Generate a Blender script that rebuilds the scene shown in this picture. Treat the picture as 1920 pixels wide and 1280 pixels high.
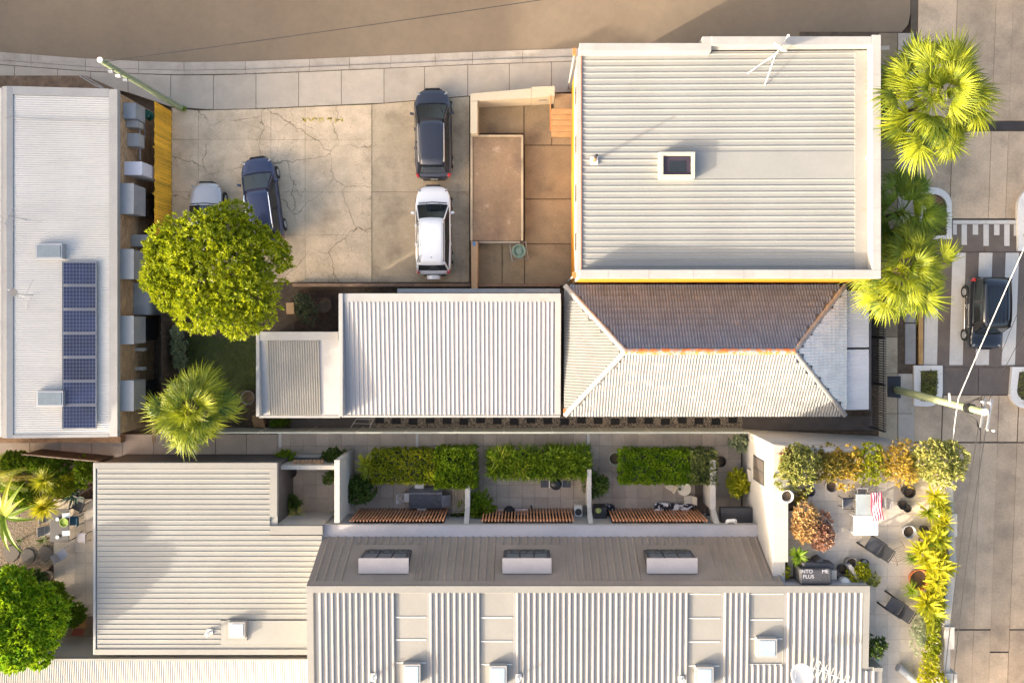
import bpy, math, random
import numpy as np
from mathutils import Vector, Matrix
for _o in list(bpy.data.objects): bpy.data.objects.remove(_o)
sc = bpy.context.scene
col = sc.collection
R = math.radians
random.seed(7); rng = np.random.default_rng(7)

# ---------------------------------------------------------------- camera, sky, sun, exposure
S, H, NX, NY = 35.0, 42.0, 985.0, 600.0        # pixels per metre on the ground, flying height, nadir pixel
cam = bpy.data.cameras.new('camera'); camo = bpy.data.objects.new('camera', cam); col.objects.link(camo)
camo.location = (0, 0, H); cam.sensor_width = 36.0; cam.lens = 36.0 * H / (1920 / S)
cam.shift_x = -(NX - 960) / 1920; cam.shift_y = -(640 - NY) / 1920; cam.clip_end = 2000
sc.camera = camo
SUN_EL, SUN_AZ = 15.5, 29.0                      # light travels towards +x,+y, 29 degrees from +x
w = bpy.data.worlds.new('World'); sc.world = w; w.use_nodes = True
nt = w.node_tree; bgn = nt.nodes['Background']
sky = nt.nodes.new('ShaderNodeTexSky'); sky.sky_type = 'NISHITA'; sky.sun_disc = False
sky.sun_elevation = R(SUN_EL); sky.sun_rotation = R(270 - SUN_AZ)
sky.air_density = 0.7; sky.dust_density = 7.0; sky.ozone_density = 0.0
nt.links.new(sky.outputs[0], bgn.inputs[0]); bgn.inputs[1].default_value = 0.15
sl = bpy.data.lights.new('sun', 'SUN'); slo = bpy.data.objects.new('sun', sl); col.objects.link(slo)
sl.energy = 2.0; sl.angle = R(0.6); sl.color = (1.0, 0.89, 0.74)
sd = Vector((math.cos(R(SUN_AZ)) * math.cos(R(SUN_EL)), math.sin(R(SUN_AZ)) * math.cos(R(SUN_EL)), -math.sin(R(SUN_EL))))
slo.rotation_euler = sd.to_track_quat('-Z', 'Y').to_euler()
vs = sc.view_settings; vs.view_transform = 'Standard'; vs.look = 'None'; vs.exposure = 2.12; vs.gamma = 1.0
vs.use_curve_mapping = False

# ---------------------------------------------------------------- helpers
def P(px, py, z=0.0):
    """the world point at height z that shows at photo pixel (px, py)"""
    k = (H - z) / (S * H)
    return Vector(((px - NX) * k, (NY - py) * k, z))
OFF = {}
def link(o, parent=None):
    col.objects.link(o)
    if parent is not None: o.parent = parent
    return o
def tag(o, label=None, cat=None, group=None, kind=None):
    for k, v in (('label', label), ('category', cat), ('group', group), ('kind', kind)):
        if v: o[k] = v
    return o
def thing(name, label, cat, loc=(0, 0, 0), group=None, rz=0.0):
    o = bpy.data.objects.new(name, None); link(o); o.location = loc; o.rotation_euler = (0, 0, rz)
    o.empty_display_size = 0.2
    OFF[o] = Vector(loc); return tag(o, label, cat, group)
def mesh_from(name, v, f, mat=None, smooth=False):
    me = bpy.data.meshes.new(name); me.from_pydata(v, [], f); me.update()
    if mat: me.materials.append(mat)
    if smooth: me.polygons.foreach_set('use_smooth', [True] * len(me.polygons))
    return me
class MB:
    def __init__(s): s.v = []; s.f = []
    def add(s, v, f):
        n = len(s.v); s.v += [tuple(p) for p in v]; s.f += [tuple(i + n for i in q) for q in f]; return s
    def box(s, x0, y0, z0, x1, y1, z1):
        if x0 > x1: x0, x1 = x1, x0
        if y0 > y1: y0, y1 = y1, y0
        return s.add([(x0, y0, z0), (x1, y0, z0), (x1, y1, z0), (x0, y1, z0), (x0, y0, z1), (x1, y0, z1), (x1, y1, z1), (x0, y1, z1)],
                     [(3, 2, 1, 0), (4, 5, 6, 7), (0, 1, 5, 4), (1, 2, 6, 5), (2, 3, 7, 6), (3, 0, 4, 7)])
    def pbox(s, x0, y0, x1, y1, z0, z1):          # pixel rectangle of the TOP face
        a = P(x0, y0, z1); b = P(x1, y1, z1); return s.box(a.x, a.y, z0, b.x, b.y, z1)
    def obox(s, c, sx, sy, sz, rz=0, rx=0, ry=0):  # box centred on c
        m = Matrix.Rotation(rz, 3, 'Z') @ Matrix.Rotation(ry, 3, 'Y') @ Matrix.Rotation(rx, 3, 'X'); c = Vector(c)
        q = MB().box(-sx / 2, -sy / 2, -sz / 2, sx / 2, sy / 2, sz / 2)
        return s.add([c + m @ Vector(p) for p in q.v], q.f)
    def prism(s, pts, z0, z1):                     # pts: world xy, any winding
        a = sum(pts[i][0] * pts[(i + 1) % len(pts)][1] - pts[(i + 1) % len(pts)][0] * pts[i][1] for i in range(len(pts)))
        if a < 0: pts = pts[::-1]
        n = len(pts)
        v = [(p[0], p[1], z0) for p in pts] + [(p[0], p[1], z1) for p in pts]
        return s.add(v, [tuple(range(n - 1, -1, -1)), tuple(range(n, 2 * n))] + [(i, (i + 1) % n, n + (i + 1) % n, n + i) for i in range(n)])
    def pprism(s, pxs, z0, z1): return s.prism([tuple(P(x, y, z1)[:2]) for x, y in pxs], z0, z1)
    def ring(s, outer, inner, z0, z1):             # closed kerb ring, equal counts
        n = len(outer)
        v = [(*p[:2], z0) for p in outer] + [(*p[:2], z1) for p in outer] + [(*p[:2], z0) for p in inner] + [(*p[:2], z1) for p in inner]
        f = []
        for i in range(n):
            j = (i + 1) % n
            f += [(i, j, n + j, n + i), (n + i, n + j, 3 * n + j, 3 * n + i), (2 * n + j, 2 * n + i, 3 * n + i, 3 * n + j)]
        return s.add(v, f)
    def quad(s, a, b, c, d): return s.add([a, b, c, d], [(0, 1, 2, 3)])
    def tube(s, p0, p1, r0, r1=None, n=8, cap=True):
        r1 = r0 if r1 is None else r1; p0 = Vector(p0); p1 = Vector(p1); d = (p1 - p0).normalized()
        u = d.orthogonal().normalized(); w_ = d.cross(u)
        v = []
        for p, r in ((p0, r0), (p1, r1)):
            v += [p + (u * math.cos(2 * math.pi * i / n) + w_ * math.sin(2 * math.pi * i / n)) * r for i in range(n)]
        f = [(i, (i + 1) % n, n + (i + 1) % n, n + i) for i in range(n)]
        if cap: f += [tuple(range(n - 1, -1, -1)), tuple(range(n, 2 * n))]
        return s.add(v, f)
    def path(s, pts, r, n=6):
        for a, b in zip(pts[:-1], pts[1:]): s.tube(a, b, r, r, n)
        return s
    def lathe(s, prof, c=(0, 0, 0), n=16, m=None):
        c = Vector(c); v = []; f = []
        for r, z in prof:
            for i in range(n):
                p = Vector((r * math.cos(2 * math.pi * i / n), r * math.sin(2 * math.pi * i / n), z))
                v.append(c + (m @ p if m else p))
        for k in range(len(prof) - 1):
            for i in range(n):
                j = (i + 1) % n; f.append((k * n + i, k * n + j, (k + 1) * n + j, (k + 1) * n + i))
        if prof[0][0] > 1e-4: f.append(tuple(range(n - 1, -1, -1)))
        if prof[-1][0] > 1e-4: f.append(tuple((len(prof) - 1) * n + i for i in range(n)))
        return s.add(v, f)
    def build(s, name, mat, parent=None, local=False, smooth=False, at=None, kind=None, bevel=0, sub=0):
        off = Vector((0, 0, 0))
        if parent is not None and not local: off = OFF.get(parent, off)
        if parent is None and at is not None: off = Vector(at)
        v = s.v if off.length == 0 else [(p[0] - off.x, p[1] - off.y, p[2] - off.z) for p in s.v]
        o = bpy.data.objects.new(name, mesh_from(name, v, s.f, mat, smooth)); link(o, parent)
        if parent is None: o.location = off
        OFF[o] = off
        if kind: o['kind'] = kind
        if bevel:
            b = o.modifiers.new('bevel', 'BEVEL'); b.width = bevel; b.segments = 2; b.limit_method = 'ANGLE'
        if sub:
            b = o.modifiers.new('sub', 'SUBSURF'); b.levels = sub; b.render_levels = sub
        return o
def one(name, mb, mat, label, cat, group=None, **k):       # a thing that is one mesh, origin at its base
    xs = [p[0] for p in mb.v]; ys = [p[1] for p in mb.v]; zs = [p[2] for p in mb.v]
    o = mb.build(name, mat, at=((min(xs) + max(xs)) / 2, (min(ys) + max(ys)) / 2, min(zs)), **k)
    return tag(o, label, cat, group)
def struct(name, mb, mat, **k):
    o = mb.build(name, mat, **k); o['kind'] = 'structure'; return o
def share(name, me, parent, loc, rot=None):                # one more piece that shares a mesh
    o = bpy.data.objects.new(name, me); link(o, parent); off = OFF.get(parent, Vector((0, 0, 0)))
    o.location = Vector(loc) - off
    if rot: o.rotation_euler = rot
    OFF[o] = Vector(loc)
    return o
def copy_tree(o, parent=None):
    c = o.copy(); col.objects.link(c); c.parent = parent
    if parent is not None: c.matrix_parent_inverse = o.matrix_parent_inverse.copy()
    OFF[c] = OFF.get(o, Vector((0, 0, 0)))
    for ch in list(o.children): copy_tree(ch, c)
    return c
def lerp(a, b, t): return a + (b - a) * t
def curve(pts):                                             # y of a polyline at x
    xs, ys = zip(*pts)
    return lambda x: float(np.interp(x, xs, ys))

# ---------------------------------------------------------------- materials
MATS = {}
def M(name, c, rough=.75, var=.15, s=1.2, rnd=0.0, metal=0.0, bump=0.0, bs=50, spots=(), coat=0.0, spec=.5, stretch=None):
    if name in MATS: return MATS[name]
    m = bpy.data.materials.new(name); m.use_nodes = True; t = m.node_tree; N = t.nodes; L = t.links
    b = N['Principled BSDF']; b.inputs['Roughness'].default_value = rough; b.inputs['Metallic'].default_value = metal
    b.inputs['Specular IOR Level'].default_value = spec; b.inputs['Coat Weight'].default_value = coat
    g = N.new('ShaderNodeNewGeometry'); pos = g.outputs['Position']
    if stretch:
        vm = N.new('ShaderNodeVectorMath'); vm.operation = 'MULTIPLY'; vm.inputs[1].default_value = stretch; L.new(pos, vm.inputs[0]); pos = vm.outputs[0]
    def noise(scale, detail=5.0, lo=.3, hi=.7, a=0., b_=1., rough_=.55):
        n = N.new('ShaderNodeTexNoise'); n.inputs['Scale'].default_value = scale; n.inputs['Detail'].default_value = detail
        n.inputs['Roughness'].default_value = rough_; L.new(pos, n.inputs['Vector'])
        r = N.new('ShaderNodeMapRange'); L.new(n.outputs['Fac'], r.inputs['Value'])
        for i, x in enumerate((lo, hi, a, b_)): r.inputs[i + 1].default_value = x
        return r.outputs[0]
    def mul(x, y):
        n = N.new('ShaderNodeMath'); n.operation = 'MULTIPLY'; L.new(x, n.inputs[0]); L.new(y, n.inputs[1]); return n.outputs[0]
    f = mul(noise(s, 4, a=1 - var, b_=1 + var), noise(s * 11, 6, a=1 - var * .6, b_=1 + var * .6))
    if rough > .72: f = mul(f, noise(32, 3, .35, .65, .88, 1.12, .8))
    if rnd:
        oi = N.new('ShaderNodeObjectInfo'); r = N.new('ShaderNodeMapRange'); L.new(oi.outputs['Random'], r.inputs['Value'])
        r.inputs[3].default_value = 1 - rnd; r.inputs[4].default_value = 1 + rnd; f = mul(f, r.outputs[0])
    cc = N.new('ShaderNodeRGB'); cc.outputs[0].default_value = (*c, 1); out = cc.outputs[0]
    for sp in spots:                                       # (colour, scale, lo, hi, amount)
        mx = N.new('ShaderNodeMix'); mx.data_type = 'RGBA'; L.new(noise(sp[1], 7, sp[2], sp[3], 0, sp[4], .65), mx.inputs[0])
        L.new(out, mx.inputs[6]); mx.inputs[7].default_value = (*sp[0], 1); out = mx.outputs[2]
    sv = N.new('ShaderNodeVectorMath'); sv.operation = 'SCALE'; L.new(out, sv.inputs[0]); L.new(f, sv.inputs['Scale'])
    L.new(sv.outputs[0], b.inputs['Base Color'])
    if bump:
        bn = N.new('ShaderNodeBump'); bn.inputs['Strength'].default_value = bump; bn.inputs['Distance'].default_value = .02
        L.new(noise(bs, 6), bn.inputs['Height']); L.new(bn.outputs[0], b.inputs['Normal'])
    MATS[name] = m; return m
def F(name, ca, cb, trans=.3, rough=.5):                   # leaves: each island its own tone
    if name in MATS: return MATS[name]
    m = bpy.data.materials.new(name); m.use_nodes = True; t = m.node_tree; N = t.nodes; L = t.links
    b = N['Principled BSDF']; b.inputs['Roughness'].default_value = rough; b.inputs['Specular IOR Level'].default_value = .35
    g = N.new('ShaderNodeNewGeometry'); oi = N.new('ShaderNodeObjectInfo')
    n = N.new('ShaderNodeTexNoise'); n.inputs['Scale'].default_value = 1.6; L.new(g.outputs['Position'], n.inputs['Vector'])
    a1 = N.new('ShaderNodeMath'); a1.operation = 'MULTIPLY_ADD'; L.new(g.outputs['Random Per Island'], a1.inputs[0]); a1.inputs[1].default_value = .6
    a2 = N.new('ShaderNodeMath'); a2.operation = 'MULTIPLY_ADD'; L.new(n.outputs['Fac'], a2.inputs[0]); a2.inputs[1].default_value = 1.2; a2.inputs[2].default_value = -.4
    a3 = N.new('ShaderNodeMath'); a3.operation = 'MULTIPLY_ADD'; L.new(oi.outputs['Random'], a3.inputs[0]); a3.inputs[1].default_value = .5; a3.inputs[2].default_value = -.2
    L.new(a2.outputs[0], a1.inputs[2])
    ad = N.new('ShaderNodeMath'); ad.operation = 'ADD'; ad.use_clamp = True; L.new(a1.outputs[0], ad.inputs[0]); L.new(a3.outputs[0], ad.inputs[1])
    mx = N.new('ShaderNodeMix'); mx.data_type = 'RGBA'; L.new(ad.outputs[0], mx.inputs[0]); mx.inputs[6].default_value = (*ca, 1); mx.inputs[7].default_value = (*cb, 1)
    L.new(mx.outputs[2], b.inputs['Base Color'])
    tr = N.new('ShaderNodeBsdfTranslucent'); L.new(mx.outputs[2], tr.inputs['Color'])
    ms = N.new('ShaderNodeMixShader'); ms.inputs[0].default_value = trans; L.new(b.outputs[0], ms.inputs[1]); L.new(tr.outputs[0], ms.inputs[2])
    L.new(ms.outputs[0], N['Material Output'].inputs['Surface']); MATS[name] = m; return m
def solar_mat():
    m = M('solar_cell', (.012, .02, .06), .16, .3, 1.5, rnd=.25, spec=.6)
    return m

WHITE = M('white_paint', (0.345, 0.335, 0.315), .55, .07, .8, spots=[((.26, .20, .13), 1.8, .6, .8, .45), ((.22, .21, .19), .7, .55, .75, .3)])
ROOFW = M('white_steel_sheet', (0.5, 0.485, 0.45), .45, .05, .5, rnd=.03, spots=[((.50, .44, .36), 1.1, .6, .85, .35)])
ROOFL = M('cream_steel_sheet', (0.25, 0.24, 0.215), .45, .06, .6, rnd=.03)
ROOFG = M('pale_grey_steel_sheet', (0.34, 0.335, 0.33), .45, .05, .6, rnd=.03, spots=[((.46, .43, .39), .9, .6, .85, .3)])
ROOFD = M('dark_brown_steel_sheet', (0.24, 0.2, 0.165), .5, .1, .8, rnd=.05)
LILAC = M('grey_flashing', (0.44, 0.415, 0.42), .5, .07, .9)
CREAMF = M('cream_flashing', (.29, .275, .245), .5, .08, .8, spots=[((.34, .20, .08), 1.5, .6, .75, .6)])
CONC = M('pale_concrete', (0.42, 0.36, 0.29), .85, .1, 1.4, rnd=.06, bump=.15, spots=[((.28, .22, .15), 1.1, .52, .75, .6)])
WALK = M('footpath_concrete', (0.43, 0.365, 0.285), .85, .08, 1.4, rnd=.07, bump=.15, spots=[((.30, .25, .17), .8, .55, .8, .5)])
STAIN = M('stained_concrete', (0.46, 0.36, 0.235), .85, .14, .8, rnd=.04, bump=.2, spots=[((.20, .155, .10), .6, .5, .72, .75), ((.54, .45, .33), 2.3, .58, .78, .6), ((.16, .12, .08), 3.5, .66, .8, .6)])
YARDC = M('brown_concrete', (0.25, 0.19, 0.115), .85, .15, .9, rnd=.05, bump=.2, spots=[((.12, .09, .06), .8, .5, .75, .7)])
ASPH = M('worn_asphalt', (0.21, 0.155, 0.1), .9, .08, .25, bump=.2, bs=120, spots=[((.26, .195, .125), .18, .45, .7, .6), ((.15, .115, .08), .5, .6, .8, .4), ((.40, .33, .25), 12, .72, .78, .5)])
TABLE = M('dark_road_concrete', (0.15, 0.118, 0.094), .88, .14, 1.2, rnd=.06, bump=.15, spots=[((.26, .21, .17), 1.3, .58, .8, .6)])
STREET = M('street_concrete', (0.52, 0.385, 0.25), .88, .17, .8, rnd=.13, bump=.25, spots=[((.20, .155, .115), .5, .5, .78, .7), ((.52, .41, .29), 3.0, .6, .8, .4)])
PAVER = M('grey_paver', (0.46, 0.385, 0.31), .85, .14, 1.0, rnd=.11, bump=.1)
PAVEL = M('pale_paver', (0.58, 0.5, 0.4), .85, .1, 1.0, rnd=.08, bump=.1, spots=[((.26, .22, .17), 1.0, .55, .8, .5)])
DIRT = M('bare_soil', (.10, .07, .045), .95, .3, 3, bump=.6, bs=18)
MULCH = M('bark_mulch', (.05, .03, .02), .95, .4, 5, bump=.8, bs=25)
GRAVM = M('gravel_bed', (.20, .15, .10), .95, .35, 9, bump=.8, bs=30)
PEB = M('pebble', (.34, .28, .21), .8, .3, 6)
GRASSD = M('lawn_soil', (0.05, 0.06, 0.02), .95, .3, 3)
MARK = M('road_paint', (0.6, 0.555, 0.485), .8, .05, 2, spots=[((.42, .36, .29), 3.5, .6, .78, .6)])
YELLOW = M('worn_yellow_paint', (.62, .48, .10), .85, .15, 6)
TIMB = M('orange_timber', (0.88, 0.45, 0.03), .65, .22, 2, rnd=.16, stretch=(1, 1, .15), bump=.1)
CEDAR = M('cedar_batten', (0.72, 0.33, 0.16), .6, .15, 2, rnd=.1)
PLANK = M('brown_timber', (.27, .16, .08), .7, .2, 3, rnd=.1)
DKWOOD = M('dark_timber', (.06, .04, .028), .75, .2, 3, rnd=.15)
ORANGE = M('orange_render', (0.56, 0.22, 0.006), .7, .03, 1)
CREAM = M('cream_render', (0.5, 0.43, 0.31), .75, .05, 1, spots=[((.45, .35, .22), 1.2, .6, .8, .4)])
RENDER = M('grey_render', (0.42, 0.4, 0.37), .8, .06, 1)
RENDERP = M('pale_grey_render', (0.42, 0.4, 0.355), .8, .05, 1)
DKWALL = M('charcoal_wall', (0.09, 0.082, 0.08), .6, .12, 1)
DKMET = M('charcoal_metal', (.045, .045, .05), .45, .1, 2)
BLACK = M('black_plastic', (.018, .018, .02), .4, .1, 3)
RUBBER = M('tyre_rubber', (.02, .02, .02), .8, .1, 6)
STEEL = M('galvanised_steel', (0.42, 0.43, 0.44), .38, .1, 3, metal=.6)
GREYB = M('grey_sheet_metal', (0.29, 0.3, 0.31), .45, .08, 2, spots=[((.40, .40, .40), 1.5, .5, .7, .5)])
TERRA = M('terracotta', (.55, .16, .05), .8, .12, 4)
POTG = M('grey_ceramic', (.20, .19, .18), .6, .1, 4)
POTW = M('white_ceramic', (.68, .66, .61), .5, .05, 4)
GLASSD = M('dark_glass', (.018, .022, .024), .06, .1, 2, spec=.8)
GLASSB = M('skylight_glass', (.33, .42, .50), .12, .08, 2, spec=.8)
POLEM = M('green_treated_timber', (0.3, 0.35, 0.19), .85, .14, 2, stretch=(6, 6, .5), bump=.2)
WIRE = M('black_cable', (.02, .02, .02), .6, .1, 3)
WIREW = M('white_cable', (.7, .68, .62), .6, .05, 3)
BARK = M('grey_bark', (.14, .10, .07), .9, .2, 4, bump=.5, bs=20)
def brick_mat():
    m = M('brown_brick', (0.36, 0.245, 0.14), .9, .2, 2)
    t = m.node_tree; N = t.nodes; L = t.links; b = N['Principled BSDF']
    src = b.inputs['Base Color'].links[0].from_socket
    g = N.new('ShaderNodeNewGeometry'); sx = N.new('ShaderNodeSeparateXYZ'); L.new(g.outputs['Position'], sx.inputs[0])
    ad = N.new('ShaderNodeMath'); ad.operation = 'ADD'; L.new(sx.outputs[0], ad.inputs[0]); L.new(sx.outputs[1], ad.inputs[1])
    cb = N.new('ShaderNodeCombineXYZ'); L.new(ad.outputs[0], cb.inputs[0]); L.new(sx.outputs[2], cb.inputs[1])
    br = N.new('ShaderNodeTexBrick'); L.new(cb.outputs[0], br.inputs['Vector']); br.inputs['Scale'].default_value = 1.0
    br.inputs['Brick Width'].default_value = .24; br.inputs['Row Height'].default_value = .086; br.inputs['Mortar Size'].default_value = .008
    br.inputs['Color1'].default_value = (1, 1, 1, 1); br.inputs['Color2'].default_value = (.55, .5, .45, 1); br.inputs['Mortar'].default_value = (2.0, 1.9, 1.8, 1)
    mx = N.new('ShaderNodeMix'); mx.data_type = 'RGBA'; mx.blend_type = 'MULTIPLY'; mx.inputs[0].default_value = 1
    L.new(src, mx.inputs[6]); L.new(br.outputs[0], mx.inputs[7]); L.new(mx.outputs[2], b.inputs['Base Color'])
    return m
BRICK = brick_mat()
def crack_mat():
    m = M('cracked_concrete', (0.62, 0.485, 0.325), .85, .15, 1.1, rnd=.06, bump=.15, spots=[((.36, .265, .16), .8, .48, .75, .7), ((.60, .51, .42), 2.2, .58, .75, .6), ((.30, .23, .14), 5.0, .62, .75, .5)])
    t = m.node_tree; N = t.nodes; L = t.links; b = N['Principled BSDF']; src = b.inputs['Base Color'].links[0].from_socket
    g = N.new('ShaderNodeNewGeometry')
    nz = N.new('ShaderNodeTexNoise'); nz.inputs['Scale'].default_value = 1.3; nz.inputs['Detail'].default_value = 5; L.new(g.outputs['Position'], nz.inputs['Vector'])
    v1 = N.new('ShaderNodeVectorMath'); v1.operation = 'SCALE'; v1.inputs['Scale'].default_value = .9; L.new(nz.outputs['Color'], v1.inputs[0])
    v2 = N.new('ShaderNodeVectorMath'); v2.operation = 'ADD'; L.new(g.outputs['Position'], v2.inputs[0]); L.new(v1.outputs[0], v2.inputs[1])
    out = src
    for scale, wd, lo, hi, amt in ((.42, .012, .38, .5, .75), (1.0, .014, .42, .56, .55), (2.1, .018, .5, .6, .45)):
        vo = N.new('ShaderNodeTexVoronoi'); vo.voronoi_dimensions = '2D'; vo.feature = 'DISTANCE_TO_EDGE'; vo.inputs['Scale'].default_value = scale; L.new(v2.outputs[0], vo.inputs['Vector'])
        r = N.new('ShaderNodeMapRange'); L.new(vo.outputs['Distance'], r.inputs['Value']); r.inputs[1].default_value = wd * .25; r.inputs[2].default_value = wd; r.inputs[3].default_value = amt; r.inputs[4].default_value = 0
        mk = N.new('ShaderNodeTexNoise'); mk.inputs['Scale'].default_value = .33; L.new(g.outputs['Position'], mk.inputs['Vector'])
        mr = N.new('ShaderNodeMapRange'); L.new(mk.outputs['Fac'], mr.inputs['Value']); mr.inputs[1].default_value = lo; mr.inputs[2].default_value = hi
        mm = N.new('ShaderNodeMath'); mm.operation = 'MULTIPLY'; L.new(r.outputs[0], mm.inputs[0]); L.new(mr.outputs[0], mm.inputs[1])
        mx = N.new('ShaderNodeMix'); mx.data_type = 'RGBA'; L.new(mm.outputs[0], mx.inputs[0]); L.new(out, mx.inputs[6]); mx.inputs[7].default_value = (.12, .09, .045, 1); out = mx.outputs[2]
    L.new(out, b.inputs['Base Color']); return m
CRACK = crack_mat()
def paint(name, c, metal=.2, rough=.28): return M(name, c, rough, .02, 1, metal=metal, coat=1.0)
# ================================================================ SETTING
G = -0.12                                                   # road level; footpaths and yards are at 0
struct('ground', MB().box(-400, -400, -1.0, 400, 400, -.32), DIRT)
def slab(parent, name, mat, pxs, z1, th=.1, gap=.012):
    w_ = [P(x, y, z1) for x, y in pxs]; c = sum(w_, Vector((0, 0, 0))) / len(w_)
    pts = []
    for p in w_:
        d = p - c; l = max(d.length, .01); pts.append(tuple((c + d * (1 - gap * 1.4 / l))[:2]))
    return MB().prism(pts, z1 - th, z1).build(name, mat, parent)
# --- lane at the top
yk = curve([(-700, 40), (0, 98), (160, 110), (300, 117), (420, 117), (600, 110), (760, 103), (900, 97), (1085, 91), (1400, 80), (1680, 70)])
pts = [(-700, -900)] + [(x, yk(x) + 3) for x in range(-700, 1661, 60)] + [(1668, 70), (1690, 62), (1703, 46), (1707, 25), (1708, -900)]
struct('lane_road', MB().pprism(pts, -.3, G), ASPH)
gut = struct('lane_gutter', MB().pprism([(x, yk(x) + 1) for x in range(-700, 1681, 60)] + [(x, yk(x) + 26) for x in range(1680, -701, -60)], -.3, -.16), DIRT)
js = [-120, -30, 58, 160, 260, 345, 460, 580, 655, 733, 816, 886, 980, 1085, 1180, 1280, 1380, 1480, 1580, 1668]
for a, b in zip(js[:-1], js[1:]):
    slab(gut, 'gutter_slab', CONC, [(a, yk(a)), (b, yk(b)), (b, yk(b) + 15), (a, yk(a) + 15)], -.085, .1, .008)
    slab(gut, 'kerb_stone', CONC, [(a, yk(a) + 15.5), (b, yk(b) + 15.5), (b, yk(b) + 23), (a, yk(a) + 23)], .012, .2, .006)
fb = curve([(-700, 150), (0, 142), (200, 160), (290, 190), (340, 207), (460, 205), (640, 197), (700, 195), (780, 188), (880, 180), (1090, 172), (1700, 150)])
fp = struct('lane_footpath', MB().pprism([(x, yk(x) + 23) for x in range(-700, 1681, 60)] + [(x, fb(x) + 2) for x in range(1680, -701, -60)], -.3, -.06), DIRT)
js = [-120, -40, 27, 108, 170, 240, 320, 400, 480, 560, 640, 720, 796, 877, 955, 1034, 1110, 1190, 1270, 1350, 1430, 1510, 1590, 1648]
for a, b in zip(js[:-1], js[1:]):
    slab(fp, 'footpath_slab', WALK, [(a, yk(a) + 24), (b, yk(b) + 24), (b, fb(b)), (a, fb(a))], 0, .08)
# --- car park
lot = struct('car_park', MB().pprism([(318, 204), (460, 204), (640, 196), (880, 180), (1092, 172), (1092, 545), (318, 545)], -.3, -.05), DIRT)
for xs, ys, mt in (([322, 372, 508, 572, 697], [None, 262, 360, 440, 529], CRACK), ([697, 880], [None, 360, 529], STAIN)):
    for x0, x1 in zip(xs[:-1], xs[1:]):
        for y0, y1 in zip(ys[:-1], ys[1:]):
            slab(lot, 'concrete_slab', mt, [(x0, y0 or fb(x0) + 1), (x1, y0 or fb(x1) + 1), (x1, y1), (x0, y1)], 0, .08, .009 if mt is STAIN else .006)
for q in ([(897, 194), (982, 192), (982, 250), (897, 250)], [(983, 190), (1034, 188), (1034, 272), (983, 272)], [(984, 273), (1076, 273), (1076, 373), (984, 373)],
          [(984, 374), (1076, 374), (1076, 457), (984, 457)], [(984, 458), (1076, 458), (1076, 536), (984, 536)], [(942, 453), (983, 453), (983, 536), (942, 536)], [(895, 453), (941, 453), (941, 536), (895, 536)],
          [(1035, 205), (1078, 203), (1078, 272), (1035, 272)]):
    slab(lot, 'concrete_slab', YARDC, q, 0, .08)
# worn yellow lettering on the car park: unreadable dabs of paint
ym = thing('worn_lettering', 'worn yellow painted lettering on the cracked concrete of the car park', 'marking', P(607, 225))
for i, x in enumerate([568, 574, 580, 587, 593, 599, 605, 616, 621, 630, 636, 642]):
    mb = MB(); rr = random.Random(i)
    for k in range(4):
        mb.obox(P(x + rr.uniform(-2, 2), 224.5 + rr.uniform(-3, 3), .005), .045, rr.uniform(.08, .2), .004, rr.choice([0, 1.57, .5, -.4]))
    mb.build('letter', YELLOW, ym)
# --- street on the right
st = struct('street', MB().pprism([(1705, -900), (3400, -900), (3400, 2400), (1640, 2400), (1680, 830), (1725, 690), (1725, 350), (1708, 60)], -.31, -.15), M('dark_joint', (.10, .078, .055), .95, .2, 2))
lx = [lambda y: 1722 - .012 * y, lambda y: 1795 - .036 * y, lambda y: 1868 - .036 * y, lambda y: 1900 - .036 * y, lambda y: 1940 - .04 * y, lambda y: 2080 - .04 * y]
for i in range(5):
    for y0, y1 in ((-260, -20), (-20, 228), (245, 411), (740, 829), (829, 1180), (1180, 1420)) if i not in (3,) else ((-260, 228), (245, 411), (740, 829), (829, 1222), (1222, 1420)):
        a, b = lx[i], lx[i + 1]
        if y0 > 600 and i == 0: continue
        slab(st, 'street_slab', STREET, [(a(y0), y0), (b(y0), y0), (b(y1), y1), (a(y1), y1)], G, .1, .034)
for y0, y1 in ((740, 829), (829, 1060), (1060, 1280), (1280, 1420)):
    slab(st, 'street_slab', STREET, [(1690, y0), (lx[1](y0), y0), (lx[1](y1), y1), (1690, y1)], G, .1, .034)
MB().pprism([(1760, 229), (1990, 229), (1990, 244), (1760, 244)], -.3, G + .002).build('asphalt_patch', M('dark_asphalt', (.05, .042, .038), .9, .15, 2), st)
tb = struct('raised_crossing', MB().pprism([(1716, 412), (2000, 412), (2000, 740), (1716, 740)], -.3, -.1), TABLE)
for x0, x1, y0, y1 in ((1718, 1848, 412, 472), (1848, 2000, 412, 472), (1718, 1848, 473, 688), (1848, 2000, 473, 688), (1718, 1835, 689, 739), (1835, 1905, 689, 739), (1905, 2000, 689, 739)):
    slab(tb, 'road_slab', TABLE, [(x0, y0), (x1, y0), (x1 - 3, y1), (x0, y1)], -.06, .08, .012)
zc = thing('pedestrian_crossing', 'white zebra crossing stripes across the street under the dark van', 'crossing', P(1820, 580, -.055))
for xt, xb in ((1736, 1732), (1786, 1780), (1836, 1829), (1886, 1878), (1936, 1927)):
    MB().pprism([(xt, 474), (xt + 25, 474), (xb + 25, 684), (xb, 684)], -.06, -.054).build('stripe', MARK, zc)
pn = thing('piano_marking', 'white toothed ramp marking above the zebra crossing', 'marking', P(1848, 436, -.055))
MB().pbox(1787, 413, 1908, 420, -.06, -.054).build('bar', MARK, pn)
for x, y1 in ((1787, 440), (1803, 459), (1824, 440), (1844, 461), (1864, 441), (1883, 461), (1901, 442)):
    MB().pbox(x, 421, x + (10 if 1790 < x < 1900 else 7), y1, -.06, -.0545).build('tooth', MARK, pn)
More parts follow.
